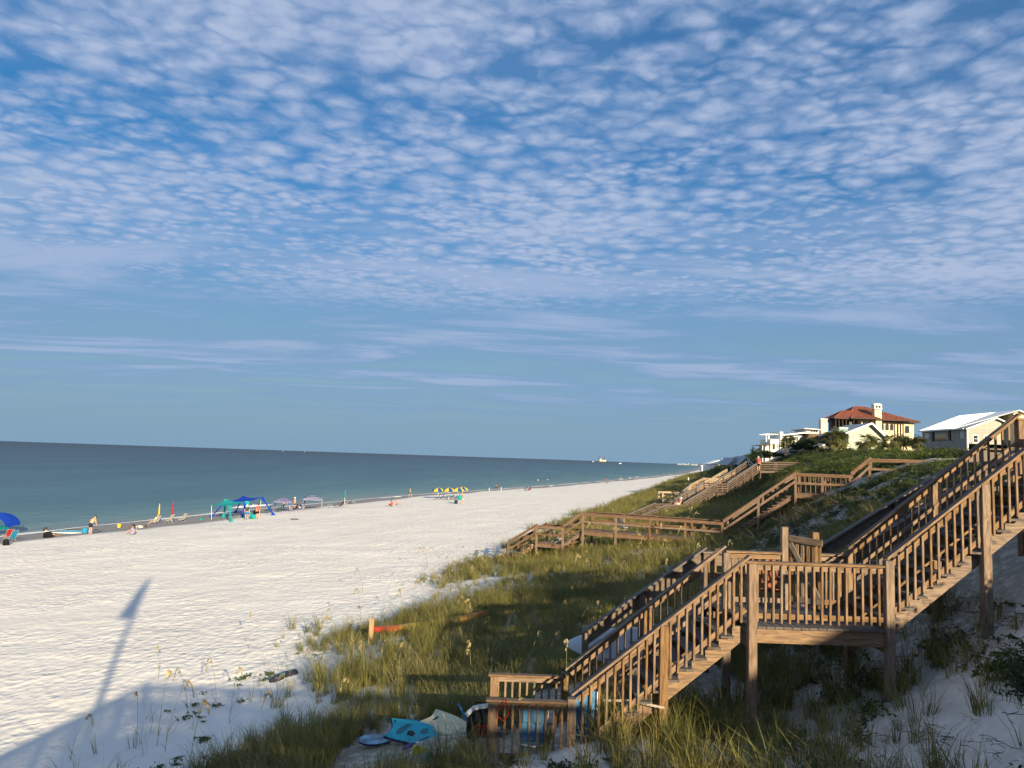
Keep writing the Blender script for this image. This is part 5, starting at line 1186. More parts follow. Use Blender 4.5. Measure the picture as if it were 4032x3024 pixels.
def build_beach():
    G = 'beach chairs on the sand'
    # --- far left: blue sunshade, chairs and bag
    p = gnd(c5, 118, 505)
    r = thing('sunshade', 'royal blue arched sunshade at the edge of the beach', 'sunshade', p); V = []; n = 10
    for i in range(n + 1):
        for j in range(n + 1):
            u, v = i / n, j / n; a = rad(5 + 120 * u); V.append((p.x - 2.05 + 2.0 * math.cos(a) * (1 - .12 * v), p.y - 1.2 + 2.6 * v, p.z + .75 + 1.35 * math.sin(a) * (1 - .25 * abs(v - .5))))
    MB().add(V, [(i * (n + 1) + j, i * (n + 1) + j + 1, (i + 1) * (n + 1) + j + 1, (i + 1) * (n + 1) + j) for i in range(n) for j in range(n)]).build('canopy', F_DBLUE, r, True)
    MB().box((p.x - 1.9, p.y + .1, p.z + .62), (1.5, 2.0, .28)).build('valance', F_TEAL, r)
    for dy in (-1.2, 1.4): MB().tube([(p.x - .05, p.y + dy, p.z - .2), (p.x - .05, p.y + dy, p.z + .9)], .02, 6).build('pole', BLACK, r)
    MB().tube([(p.x - 3.2, p.y + .1, p.z - .2), (p.x - 3.2, p.y + .1, p.z + 1.9)], .02, 6).build('pole', BLACK, r)
    chair(F_RED, gnd(c5, 62, 545), rad(60), 'red beach chair under the blue sunshade', G); chair(F_CYAN, gnd(c5, 92, 560), rad(70), 'light blue beach chair beside the red one at the sunshade', G)
    bag(gnd(c5, 50, 590), (.45, .4, .45), 'black bag on the sand before the blue beach chair', F_BLACK)
    # --- sunbather, boards, standing man
    p = gnd(c5, 430, 515); person(p, rad(-82), 'recline', 'dark haired person in white reclining on the sand beside a black bag', SKIND, F_WHITE, F_WHITE, HAIRD, long_hair=True)
    bag(gnd(c5, 415, 526), (.8, .4, .5), 'broad black bag next to the reclining person', F_BLACK)
    for x, y, L, rz, mt, lab, st in ((600, 488, 3.2, 6, F_WHITE, 'white paddle board with a dark stripe lying nearest the reclining person', BLACK), (660, 474, 3.3, 8, F_CYAN, 'light blue paddle board lying behind the white one', F_WHITE), (720, 464, 3.0, 7, BLACK, 'black and white paddle board lying by the standing man', F_WHITE)):
        q = gnd(c5, x, y); board(q, L, .75, .13, rad(rz), lab, mt, rails=st)
    bag(gnd(c5, 737, 486), (.5, .45, .5), 'bright blue bucket bag by the paddle boards', F_CYAN)
    person(gnd(c5, 783, 497), rad(-25), 'bent', 'man in tan shirt and navy shorts bending over the paddle boards', SKIN, F_TAN, F_NAVY, HAIRD)
    q = gnd(c5, 1036, 438); b = thing('sand_pail', 'small orange sand pail near the wet sand', 'pail', q); MB().lathe(q, [(.10, 0), (.15, .02), (.19, .36), (.2, .38), (.16, .37)], 12).build('body', F_YEL, b); MB().tube([(q.x - .18, q.y, q.z + .36), (q.x, q.y, q.z + .56), (q.x + .18, q.y, q.z + .36)], .012, 6).build('handle', F_RED, b)
    person(gnd(c5, 1160, 500), rad(75), 'sit', 'person in a lilac swimsuit sitting on the sand with knees drawn up', SKIN, F_LILAC, F_LILAC, HAIRD, long_hair=True)
    person(gnd(c5, 1200, 440), rad(95), 'lie', 'person in white lying on the sand, dark head away from the sea', SKIND, F_WHITE, F_WHITE, HAIRD)
    cl = ('cream beach chair with a person in it, below the yellow umbrella', 'cream beach chair below the red umbrella', 'cream beach chair standing empty nearest the teal canopy')
    for (x, y), lab in zip(((1350, 408), (1468, 396), (1580, 386)), cl): chair(F_CREAM, gnd(c5, x, y), rad(78), lab, G, 1.05)
    p = gnd(c5, 1352, 407); person(p + Vector((0, 0, -.08)), rad(78), 'chair', 'person lounging in the first cream beach chair', SKIN, F_WHITE, F_CREAM, HAIRB)
    closed_umbrella(gnd(c5, 1378, 400), 2.2, 'furled yellow umbrella standing behind the cream chairs', F_YEL, .42); closed_umbrella(gnd(c5, 1497, 392), 2.45, 'furled red umbrella standing behind the cream chairs', F_RED, .36)
    # --- teal and blue sail canopies
    A = [gnd(c6, 232, 430), gnd(c6, 440, 440), gnd(c6, 640, 412), gnd(c6, 402, 405)]
    sail_canopy([(a.x, a.y) for a in A], (1.75, 1.7, 2.0, 2.15), [tuple(gnd(c6, *q).xy) for q in ((125, 436), (470, 458), (700, 420), (380, 410))], 'teal stretch canopy on white poles', F_TEAL, (1, 0, 1, 1))
    A = [gnd(c6, 400, 385), gnd(c6, 630, 392), gnd(c6, 812, 360), gnd(c6, 600, 352)]
    sail_canopy([(a.x, a.y) for a in A], (1.8, 1.75, 2.1, 2.25), [tuple(gnd(c6, *q).xy) for q in ((240, 403), (600, 405), (965, 380), (520, 350))], 'royal blue stretch canopy behind the teal one', F_DBLUE, (0, 0, 1, 1))
    person(gnd(c6, 650, 435), rad(10), 'stand', 'man in grey shirt, blue shorts and white cap under the blue canopy edge', SKINP, F_GREY, F_BLUE, None, F_WHITE)
    person(gnd(c6, 778, 424), rad(60), 'stand', 'man in coral shirt and black shorts standing by the canopy pole', SKINP, F_CORAL, F_BLACK, HAIRD)
    bag(gnd(c6, 735, 424), (.7, .5, .55), 'teal cooler bag between the two standing men', F_TEAL); bag(gnd(c6, 745, 405), (.5, .4, .8), 'black backpack held up beside the coral shirt', F_BLACK)
    # --- patterned cabana and striped cabana
    LEAF = stripe_mat('leaf_print_cloth', (.06, .055, .15), (.26, .25, .36), 3.2, 'X', 6.0); NAVYST = stripe_mat('navy_stripe_cloth', (.02, .03, .15), (.40, .42, .48), 1.9, 'Z'); LEGST = stripe_mat('striped_leg_cloth', (.03, .04, .17), (.42, .44, .5), 2.2, 'Z')
    cabana(gnd(c6, 1072, 338), 2.4, 1.5, 'lilac leaf print beach cabana', LEAF, LEAF, rad(12)); cabana(gnd(c6, 1415, 310), 2.6, 1.55, 'navy and white striped beach cabana', NAVYST, LEGST, rad(12))
    for k, (x, y, mt, lab) in enumerate(((890, 352, F_GREENC, 'green beach chair outside the leaf print cabana'), (1020, 345, F_GREENC, 'green beach chair under the leaf print cabana'), (1150, 330, F_CYAN, 'blue beach chair in the shade of the leaf print cabana'), (1210, 322, F_NAVY, 'navy beach chair between the two cabanas'), (1612, 298, F_CYAN, 'blue beach chair just past the striped cabana'), (1680, 292, F_NAVY, 'navy beach chair near the furled teal umbrella'), (1740, 290, F_NAVY, 'navy beach chair with a towel by the teal umbrella'), (1795, 285, F_CREAM, 'pale beach chair at the foot of the teal umbrella'), (1850, 248, F_NAVY, 'dark beach chair at the edge of the wet sand'), (1897, 248, F_CYAN, 'blue beach chair last before the empty sand'))):
        chair(mt, gnd(c6, x, y), rad(80 + 9 * (k % 3)), lab, G)
    for x, y, pose, sh, so, hr, ht, lab in ((1080, 320, 'stand', F_NAVY, F_BLACK, None, F_WHITE, 'person in a white hat standing under the leaf print cabana'), (1152, 318, 'bent', F_LIME, F_BLUE, None, F_WHITE, 'person in a lime shirt leaning under the leaf print cabana'), (1207, 312, 'stand', F_TAN, F_NAVY, None, F_WHITE, 'person in a tan top beside the cabana leg'), (1318, 306, 'stand', F_WHITE, F_WHITE, HAIRD, None, 'long haired person in a pale swimsuit under the striped cabana'), (1275, 304, 'sit', F_LILAC, F_WHITE, HAIRB, None, 'person sitting on the sand between the cabanas')):
        person(gnd(c6, x, y), rad(100), pose, lab, SKIN, sh, so, hr, ht, long_hair='long' in lab)
    closed_umbrella(gnd(c6, 1788, 270), 2.5, 'furled teal umbrella beyond the cabanas', F_TEAL, .5)
    q = gnd(c6, 1212, 430); t = thing('dark_towel', 'small dark towel dropped on the open sand', 'towel', q); MB().lathe(q, [(.55, .0), (.5, .06), (.3, .10), (.05, .11)], 9, 1, .5).build('cloth', F_BLACK, t, True)
    # --- crop 7: couple, walker, umbrellas
    person(gnd(c7, 115, 590), rad(70), 'sit', 'person in orange swimwear sitting on the sand by the shore', SKIN, F_CORAL, F_BLACK, HAIRD); person(gnd(c7, 176, 578), rad(-30), 'sit', 'fair haired person sitting beside the one in orange', SKINP, None, F_LILAC, HAIRB)
    person(gnd(c7, 315, 488), rad(-85), 'walk', 'shirtless man in black shorts walking along the wet sand', SKIN, None, F_BLACK, HAIRD)
    for (x, y), lab in zip(((622, 512), (738, 512), (838, 508), (882, 498)), ('first blue and yellow umbrella of the row from the walking man', 'second blue and yellow umbrella of the row', 'third blue and yellow umbrella beside the teal bag carrier', 'last blue and yellow umbrella, half hidden behind the third')):
        umbrella(gnd(c7, x, y), 1.18, 2.05, lab, (F_PUMB, F_PUMY), (0, -.12), 'blue and yellow umbrellas')
    for k, (x, y) in enumerate(((608, 520), (655, 518), (710, 522), (762, 520), (806, 518), (828, 514))): chair(F_BLACK, gnd(c7, x, y), rad(85), 'black beach chair under the %s blue and yellow umbrellas' % ('first', 'first', 'second', 'second', 'third', 'third')[k] if k % 2 == 0 else 'black beach chair on the far side under the %s blue and yellow umbrellas' % ('first', 'first', 'second', 'second', 'third', 'third')[k], G)
    p = gnd(c7, 888, 566); person(p, rad(100), 'stand', 'person in a pink shirt carrying a big teal bag by the umbrellas', SKINP, F_PINK, F_CREAM, HAIRB)
    bag(p + Vector((-.42, -.1, .62)), (.8, .5, .75), 'big teal bag carried past the umbrellas', F_TEAL); bag(gnd(c7, 816, 564), (.55, .45, .62), 'dark backpack standing on the sand before the umbrellas', F_NAVY)
    # --- fisherman with two rods in holders
    for x, y, lab in ((1178, 424, 'fishing rod in a white holder on the seaward side of the angler'), (1308, 417, 'fishing rod in a white holder past the angler')):
        q = gnd(c7, x, y); r = thing('fishing_rod', lab, 'fishing rod', q); MB().tube([q, q + Vector((0, .1, .8))], .05, 8).build('holder', WHITE, r); MB().tube([q + Vector((0, .05, .4)), q + Vector((-.25, .3, 4.2))], [.022, .008], 6).build('rod', BLACK, r); MB().lathe(q + Vector((.04, .1, 1.0)), [(.02, -.05), (.06, -.04), (.06, .04), (.02, .05)], 8).build('reel', METAL, r)
    person(gnd(c7, 1253, 419), rad(20), 'stand', 'shirtless angler in dark shorts between two fishing rods', SKIND, None, F_BLACK, HAIRD)
    for x, y, mt, lab in ((1512, 420, F_CYAN, 'blue beach chair nearest the angler'), (1568, 420, F_NAVY, 'navy beach chair in the middle of the far trio'), (1618, 425, F_NAVY, 'dark beach chair with a person, last of the far trio')): chair(mt, gnd(c7, x, y), rad(75), lab, G)
    person(gnd(c7, 1612, 425) + Vector((0, 0, -.08)), rad(75), 'chair', 'person sitting in the last chair of the far trio', SKIND, None, F_RED, HAIRD)
    # --- swimmers
    for x, y, dz, lab in ((1710, 318, -.75, 'swimmer standing waist deep off the far chairs'), (1814, 304, -1.15, 'swimmer in up to the chest farther along')):
        q = at_z(*c7(x, y), 0.0); person((q.x, q.y, dz), rad(180), 'stand', lab, SKINP, None, F_NAVY, HAIRD)
    # --- far people and gear along the waterline
    for x, y, pose, sh, lab in ((1075, 262, 'stand', F_RED, 'distant person in red by the far shore chairs'), (1200, 252, 'walk', None, 'distant shirtless person walking at the waterline'), (1600, 214, 'stand', F_RED, 'far off person in red on the narrow beach'), (1735, 206, 'stand', F_WHITE, 'far off person in white on the narrow beach'), (1712, 200, 'stand', F_NAVY, 'tiny far off person in dark clothes at the waterline')):
        person(gnd(c4, x, y), rad(90), pose, lab, SKIN, sh, F_BLACK, HAIRD)
    for x, y, mt, lab in ((1085, 276, F_NAVY, 'navy beach chair beside the distant person in red'), (1128, 276, F_CREAM, 'pale beach chair in the distant pair'), (1270, 254, F_RED, 'reddish beach chair of the far group'), (1300, 250, F_NAVY, 'dark beach chair at the end of the far group'), (1690, 216, F_NAVY, 'dark beach chair on the narrow far beach')): chair(mt, gnd(c4, x, y), rad(75), lab, G, 1.15)
build_beach()
# ------------------------------------------------------------------ things lying about the dune and decks
def plate(poly, thick, p, rot, mat, parent, name):
    m = MB().prism(poly, 'z', 0, thick); me = m.mesh(name); bm = bmesh.new(); bm.from_mesh(me)
    bmesh.ops.bevel(bm, geom=[e for e in bm.edges], offset=thick * .3, segments=2, affect='EDGES'); bm.to_mesh(me); bm.free(); return link(name, me, mat, parent)
BODYB = [(-.51, -.24), (-.44, -.08), (-.42, 0), (-.44, .08), (-.51, .24), (-.3, .27), (0, .285), (.25, .265), (.42, .20), (.51, .10), (.51, -.10), (.42, -.20), (.25, -.265), (0, -.285), (-.3, -.27)]
SKIMB = [(.31 * math.cos(a), .17 * math.sin(a) * (1 - .25 * math.cos(a))) for a in [6.2832 * k / 22 for k in range(22)]]
INK = paint('dark_print', (.012, .014, .02), .7, 0.02)
def text(body, size, loc, parent, mat, rz=0.0, extr=.001):
    o = bpy.data.objects.new('lettering', LETTERS[body]); C.objects.link(o); o.data.materials.append(mat); o.parent = parent; o.location = loc; o.rotation_euler = (0, 0, rz); o.scale = (size,) * 3; return o
def flat(poly, z, mat, parent, name): return MB().prism(poly, 'z', z, z + .002).build(name, mat, parent)
def lay(r, src, rot, lift): 
    p = on_ground(*src); r.location = (p.x, p.y, gz(p.x, p.y) + lift); r.rotation_euler = rot
    return p
def bodyboard(src, rot, lift, label, top, side, deco, scale=1.0):
    r = thing('body_board', label, 'body board', (0, 0, 0)); plate(BODYB, .055, None, None, side, r, 'core'); flat([(x * .95, y * .93) for x, y in BODYB], .0555, top, r, 'deck'); deco(r); lay(r, src, rot, lift); r.scale = (scale,) * 3
    return r
def build_dune_things():
    CYAN = paint('cyan_foam', (.015, .36, .45), .5, .05); CREAMB = paint('cream_foam', (.62, .57, .36), .6, .08); NAVYF = paint('navy_foam', (.01, .03, .10), .5); SKY = paint('blue_marble', (.03, .15, .34), .35, .35, 5.0); SKY2 = paint('blue_white_marble', (.16, .33, .45), .35, .4, 4.0)
    def d1(r):
        flat([(-.10, -.10), (.02, -.12), (.05, -.04), (-.02, .02), (-.10, .0)], .058, INK, r, 'emblem'); flat([(-.30, -.02), (-.16, .16), (-.06, .17), (-.10, .10), (-.20, -.10), (-.30, -.14)], .0585, paint('grey_teal_print', (.03, .15, .20), .6), r, 'print')
        flat([(.14, .10), (.26, .16), (.24, .08), (.30, .05), (.20, -.02), (.12, .0)], .058, paint('grey_teal_print', (.03, .15, .20), .6), r, 'print'); MB().lathe((-.40, .17, .055), [(.022, 0), (.022, .006)], 10).build('plug', INK, r)
        MB().tube([(.30, -.05, .065), (.24, -.12, .065), (.14, -.22, .062), (.12, -.30, .02), (.0, -.36, 0)], .008, 6).build('leash', INK, r)
    bodyboard((1626, 2914), (rad(24), rad(6), rad(-7)), .10, 'bright cyan body board with dark emblem lying in the shaded grass', CYAN, NAVYF, d1, 1.02)
    def d2(r):
        flat([(-.30, -.09), (-.29, 0), (-.30, .09), (-.255, .06), (-.24, 0), (-.255, -.06)], .058, INK, r, 'emblem'); text('CLIFTX', .075, (.40, -.05, .058), r, paint('blue_ink', (.03, .03, .12), .7), rad(90))
    bodyboard((1756, 2880), (rad(17), rad(5), rad(-38)), .10, 'cream body board with dark lettering leaning on the cyan one', CREAMB, CREAMB, d2, .98)
    for src, rz, mt, lab, sc in (((1474, 2936), 3, SKY2, 'blue and white marbled skim board flat on the ground', 1.0), ((1622, 2872), -8, SKY, 'dark blue skim board half under the cyan body board', .95)):
        r = thing('skim_board', lab, 'skim board', (0, 0, 0)); plate(SKIMB, .03, None, None, NAVYF, r, 'core'); flat([(x * .94, y * .92) for x, y in SKIMB], .0305, mt, r, 'deck'); lay(r, src, (rad(12), 0, rad(rz)), .07); r.scale = (1.0 * sc, 1.0, 1)
    # small toys and litter
    p = on_ground(1649, 2968); p.z = gz(p.x, p.y); r = thing('sand_toy', 'small yellow plastic sand mould among the boards', 'toy', p); MB().prism([(p.x - .10, p.z), (p.x + .10, p.z), (p.x + .11, p.z + .10), (p.x + .03, p.z + .10), (p.x + .03, p.z + .14), (p.x - .06, p.z + .14), (p.x - .11, p.z + .09)], 'y', p.y - .07, p.y + .07).build('mould', paint('yellow_plastic', (.60, .46, .02), .4), r); MB().box((p.x, p.y, p.z + .16), (.12, .1, .05)).build('rim', F_WHITE, r)
    p = on_ground(1735, 2982); p.z = gz(p.x, p.y); r = thing('plastic_bag', 'crumpled white plastic bag on the sand below the boards', 'bag', p); rn = random.Random(4); V, F = [], []
    m = MB().lathe((0, 0, 0), [(.02, 0), (.13, .02), (.14, .05), (.09, .09), (.02, .10)], 12); m.v = [(p.x + x * 1.3 * rn.uniform(.7, 1.2), p.y + y * rn.uniform(.7, 1.2), p.z + z * rn.uniform(.7, 1.3)) for x, y, z in m.v]; m.build('film', F_WHITE, r)
    p = on_ground(1685, 2994); p.z = gz(p.x, p.y); r = thing('beach_ball', 'small teal ball half sunk in the litter', 'ball', p); MB().lathe(p, [(.06 * math.sin(a), .055 - .06 * math.cos(a)) for a in [.05 + k * .38 for k in range(9)]], 14).build('shell', F_TEAL, r, True)
    p = on_ground(1640, 2930); p.z = gz(p.x, p.y); r = thing('purple_toy', 'purple plastic scoop under the edge of the cyan board', 'toy', p + Vector((-.12, -.35, 0))); q = r.location; MB().tube([q + Vector((-.08, 0, .03)), q + Vector((.08, .02, .10))], [.03, .045], 8).build('scoop', paint('purple_plastic', (.12, .03, .25), .4), r); MB().tube([q + Vector((.08, .02, .10)), q + Vector((.16, .03, .13))], .012, 6).build('handle', paint('purple_plastic', (.12, .03, .25), .4), r)
    p = on_ground(1850, 2900); p.z = gz(p.x, p.y); r = thing('shovel', 'blue handled plastic shovel stuck in the grass by the deck', 'shovel', p); MB().tube([p + Vector((-.25, .1, .55)), p + Vector((.05, -.05, .12))], .022, 8).build('handle', paint('blue_plastic', (.02, .16, .35), .4), r); MB().box(p + Vector((.08, -.06, .08)), (.12, .03, .16)).build('blade', F_TEAL, r)
    p = on_ground(1890, 2910); p.z = gz(p.x, p.y); r = bag(p, (.5, .42, .5), 'black and red duffel bag against the deck corner', F_BLACK, 'duffel_bag'); MB().box(p + Vector((.02, -.215, .2)), (.3, .03, .22)).build('side_panel', fabric('dark_red_cloth', (.20, .012, .015)), r); MB().tube([p + Vector((-.26, -.05, .42)), p + Vector((-.12, -.06, .55)), p + Vector((.14, -.05, .60))], .045, 8).build('cushion', F_WHITE, r)
    # weathered planks on the ground before the deck
    p = on_ground(1880, 2996); r = thing('plank_path', 'short path of weathered grey planks at the foot of the deck', 'planks', p)
    for k in range(4): x = p.x - .34 + k * .2; beam('plank', WOODG, r, (x, p.y - .75, gz(x, p.y - .75) + .10), (x, p.y + .65 - .12 * (k % 2), gz(x, p.y + .6) + .12), .185, .035)
    # paddle board on edge beside the second stair
    b = board((2.98, 17.95, 4.62), 3.2, .86, .11, 0, 'big white paddle board on edge in the grass behind the nearest stair', paint('pale_board', (.58, .63, .66), .35, .04), roll=rad(66), tail=.55, nose=.5)
    MB().tube([(-.72, -.05, .125), (-.66, .08, .125), (-.58, .05, .125), (-.62, -.07, .125), (-.70, -.10, .125)], .008, 5).tube([(-.58, .05, .125), (-.50, .20, .125)], .008, 5).tube([(-.70, -.10, .125), (-.76, -.22, .125)], .008, 5).build('emblem', INK, b).matrix_parent_inverse = Matrix()
    # kayak and post at the dune toe
    m, t, bs = new_mat('sunset_kayak'); tc = t.n('ShaderNodeTexCoord'); sp = t.n('ShaderNodeSeparateXYZ', i={0: (tc, 'Object')}); nz = t.n('ShaderNodeTexNoise', i={'Vector': (tc, 'Object'), 'Scale': 3.0}); f = t.math('ADD', t.math('MULTIPLY', t.math('ADD', (sp, 0), 2.2), .227), t.math('MULTIPLY', t.math('SUBTRACT', (nz, 0), .5), .12))
    rc = t.ramp(f, [(.16, (.50, .03, .02)), (.24, (.55, .12, .02)), (.32, (.60, .40, .02)), (.62, (.60, .40, .03)), (.80, (.55, .22, .02)), (1.0, (.52, .15, .02))]); t.link(rc, 0, bs, 'Base Color'); bs.inputs['Roughness'].default_value = .4
    a = on_ground(1490, 2512); e = on_ground(1890, 2455); d = e - a; L = 4.4; r = thing('kayak', 'red, yellow and orange kayak lying in the dune grass', 'kayak', (0, 0, 0)); V = []; n = 22; k_ = 10
    for i in range(n + 1):
        f = i / n; w = .36 * max(.02, (1 - abs(2 * f - 1) ** 2.2)); rise = .30 * abs(2 * f - 1) ** 3
        for j in range(k_): an = 6.2832 * j / k_; V.append(((f - .5) * L, w * math.cos(an), .20 + rise * .55 + (.15 * (1 - .45 * abs(2 * f - 1) ** 3)) * math.sin(an)))
    MB().add(V, [(i * k_ + j, i * k_ + (j + 1) % k_, (i + 1) * k_ + (j + 1) % k_, (i + 1) * k_ + j) for i in range(n) for j in range(k_)] + [tuple(range(k_))[::-1], tuple(n * k_ + j for j in range(k_))]).build('hull', m, r, True)
    MB().tube([(.45 * math.cos(q), .22 * math.sin(q), .41) for q in [6.2832 * k / 18 for k in range(19)]], .025, 6).build('cockpit_rim', INK, r); MB().lathe((0, 0, .39), [(.4, 0), (.38, .015)], 16, 1, .52).build('seat', INK, r)
    MB().tube([(2.1, 0, .45), (2.16, 0, .56)], .02, 6).build('grab_handle', INK, r)
    c = (a + e) / 2; r.location = (c.x, c.y, (gz(a.x, a.y) + gz(e.x, e.y)) / 2 + .0); r.rotation_euler = (0, -math.atan2(gz(e.x, e.y) - gz(a.x, a.y), d.length) , math.atan2(d.y, d.x))
    p = on_ground(1460, 2535); r = thing('marker_post', 'short square timber post at the edge of the dune grass', 'post', p); beam('post', WOODP, r, (p.x, p.y, p.z - .5), (p.x, p.y, p.z + .85), .16, .16, up=(1, 0, 0)); beam('post_cap', WOODP, r, (p.x, p.y, p.z + .85), (p.x, p.y, p.z + .88), .18, .18, up=(1, 0, 0))
    # rolled towel
    m2, t, bs = new_mat('dotted_towel'); tc = t.n('ShaderNodeTexCoord'); vo = t.n('ShaderNodeTexVoronoi', i={'Vector': (tc, 'Object'), 'Scale': 9.0}); rc = t.ramp((vo, 'Color'), [(.3, (.012, .012, .03)), (.55, (.02, .02, .05)), (.6, (.06, .25, .28)), (.85, (.05, .10, .04))], 'CONSTANT'); t.link(rc, 0, bs, 'Base Color'); bs.inputs['Roughness'].default_value = .9
    a = on_ground(1062, 2692); e = on_ground(1165, 2655); r = thing('beach_towel', 'dark patterned beach towel crumpled on the sand at the dune toe', 'towel', a); pts = [a.lerp(e, f) + Vector((.05 * math.sin(f * 9), .04 * math.cos(f * 7), .06)) for f in [k / 8 for k in range(9)]]
    MB().tube(pts, [.07, .13, .11, .14, .10, .13, .12, .13, .06], 9).build('cloth', m2, r, True)
    # red cord over the deck rail, wooden pole, plank brace
    r = thing('cord', 'loop of red cord hung over the lower deck rail', 'cord', (.02, 12.78, 4.6)); MB().tube([(.06, 12.86, 4.92), (.10, 12.80, 4.86), (.12, 12.79, 4.70), (.05, 12.79, 4.60), (-.06, 12.79, 4.66), (-.06, 12.79, 4.76), (.04, 12.79, 4.84), (.02, 12.88, 4.92)], .009, 6).build('strand', F_RED, r, True)
    r = thing('wooden_pole', 'pale wooden pole lying across the steps of the lower flight', 'pole', (1.6, 13.2, 4.8)); MB().tube([(1.55, 13.35, 4.80), (2.1, 12.98, 4.92), (2.62, 12.80, 4.88)], .022, 8).build('shaft', WOODP, r)
    r = thing('loose_board', 'loose brown board leaning inside the lower deck rail', 'board', (.8, 13.05, 3.9)); beam('plank', WOOD, r, (.62, 13.0, 3.87), (.98, 13.0, 4.72), .03, .09)
    # two folded blue loungers
    BLU = fabric('blue_vinyl', (.10, .27, .48)); 
    for x, y, z, s, lab in ((.55, 13.18, 3.86, .90, 'folded blue beach lounger standing behind the lower deck balusters'), (1.38, 13.20, 4.02, 1.0, 'folded blue beach lounger standing on the first steps of the stair')):
        r = thing('folded_lounger', lab, 'chair', (x, y, z)); w = .44 if x < 1 else .40
        for k, (z0, z1, dy) in enumerate(((.02, .34, 0), (.36, .66, .03), (.68, .98, .0))): MB().box((x, y + dy, z + s * (z0 + z1) / 2), (w, .07, s * (z1 - z0))).build('cushion_panel', BLU, r)
        for k, (z0, z1) in enumerate(((.05, .5), (.52, .92))): MB().box((x + .06, y + .12, z + s * (z0 + z1) / 2), (w * .9, .05, s * (z1 - z0))).build('cushion_panel', BLU, r)
        for dx in (-w / 2 - .015, w / 2 + .015): MB().tube([(x + dx, y + .04, z), (x + dx, y + .04, z + s * .95)], .012, 6).build('frame_tube', WHITE, r)
        MB().tube([(x - w / 2, y - .05, z + .30 * s), (x, y - .07, z + .27 * s), (x + w / 2, y - .05, z + .30 * s)], .012, 6).build('strap', WHITE, r)
    # orange adirondack chair on the second stair's landing
    OR = paint('orange_paint', (.26, .065, .015), .5); r = thing('adirondack_chair', 'orange slatted garden chair on the landing behind the gate', 'chair', (0, 0, 0))
    for k in range(5): beam('back_slat', OR, r, (-.24 + k * .12, -.10, .34), (-.26 + k * .13, -.40, 1.0 - .03 * abs(k - 2)), .095, .02, up=(0, 1, .3))
    for k in range(5): beam('seat_slat', OR, r, (-.28, .40 - k * .11, .38 - k * .025), (.28, .40 - k * .11, .38 - k * .025), .095, .02)
    for s in (-1, 1):
        beam('arm', OR, r, (s * .34, -.35, .55), (s * .34, .45, .58), .11, .02); beam('leg', OR, r, (s * .31, .40, 0), (s * .31, .40, .57), .09, .03, up=(0, 1, 0)); beam('leg', OR, r, (s * .28, -.50, .02), (s * .28, .40, .36), .03, .10)
    r.location = (5.55, 16.75, 5.88); r.rotation_euler = (0, 0, rad(170))
    # chairs on the boardwalk
    for src, z, mt, rz, lab in (((2453, 2092), 4.52, F_WHITE, -60, 'white and red beach chair parked on the boardwalk'), ((2194, 2138), 3.55, F_CREAM, -70, 'pale folding chair on the lowest boardwalk landing')):
        p = at_z(*src, z); chair(mt, p, rad(rz), lab, 'chairs on the boardwalk', .95)
    # warning signs by the long stair
    p = at_y(*cd(650, 1060), 80); r = thing('sign_post', 'two small white notices on a grey post below the long stair', 'sign', p); q = at_y(*cd(650, 935), 80)
    beam('post', WOODG, r, (p.x, p.y, p.z - .6), (p.x, p.y, q.z), .08, .08, up=(1, 0, 0))
    for z in (q.z - .22, q.z - .62): MB().box((p.x, p.y - .06, z), (.38, .02, .34)).build('sign_panel', WHITE, r); MB().box((p.x, p.y - .072, z + .03), (.26, .004, .03)).box((p.x, p.y - .072, z - .06), (.22, .004, .03)).build('print_lines', INK, r)
    p = at_y(*cd(615, 590), 118); r = thing('sign_post', 'slim black and white post in the far dune grass', 'post', p); MB().tube([(p.x, p.y, p.z - 1.0), (p.x, p.y, p.z + .9)], .07, 8).build('post', INK, r); MB().tube([(p.x, p.y, p.z + .9), (p.x, p.y, p.z + 1.3)], .08, 8).build('top_band', WHITE, r)
    # people on the long stair
    P, T = STAIR3['P'], STAIR3['T']; q = at_y(*cd(1745, 215), 93.4); person((q.x, q.y, 8.22), rad(-50), 'stand', 'person in a red shirt and pale cap at the head of the long stair', SKINP, F_CORAL, F_NAVY, HAIRB, F_CREAM)
    q = at_y(*cd(465, 850), 84.2); person((q.x, q.y, 4.02), rad(100), 'chair', 'shirtless person in a white cap sitting on the stair rail', SKINP, None, F_WHITE, None, F_WHITE)
build_dune_things()
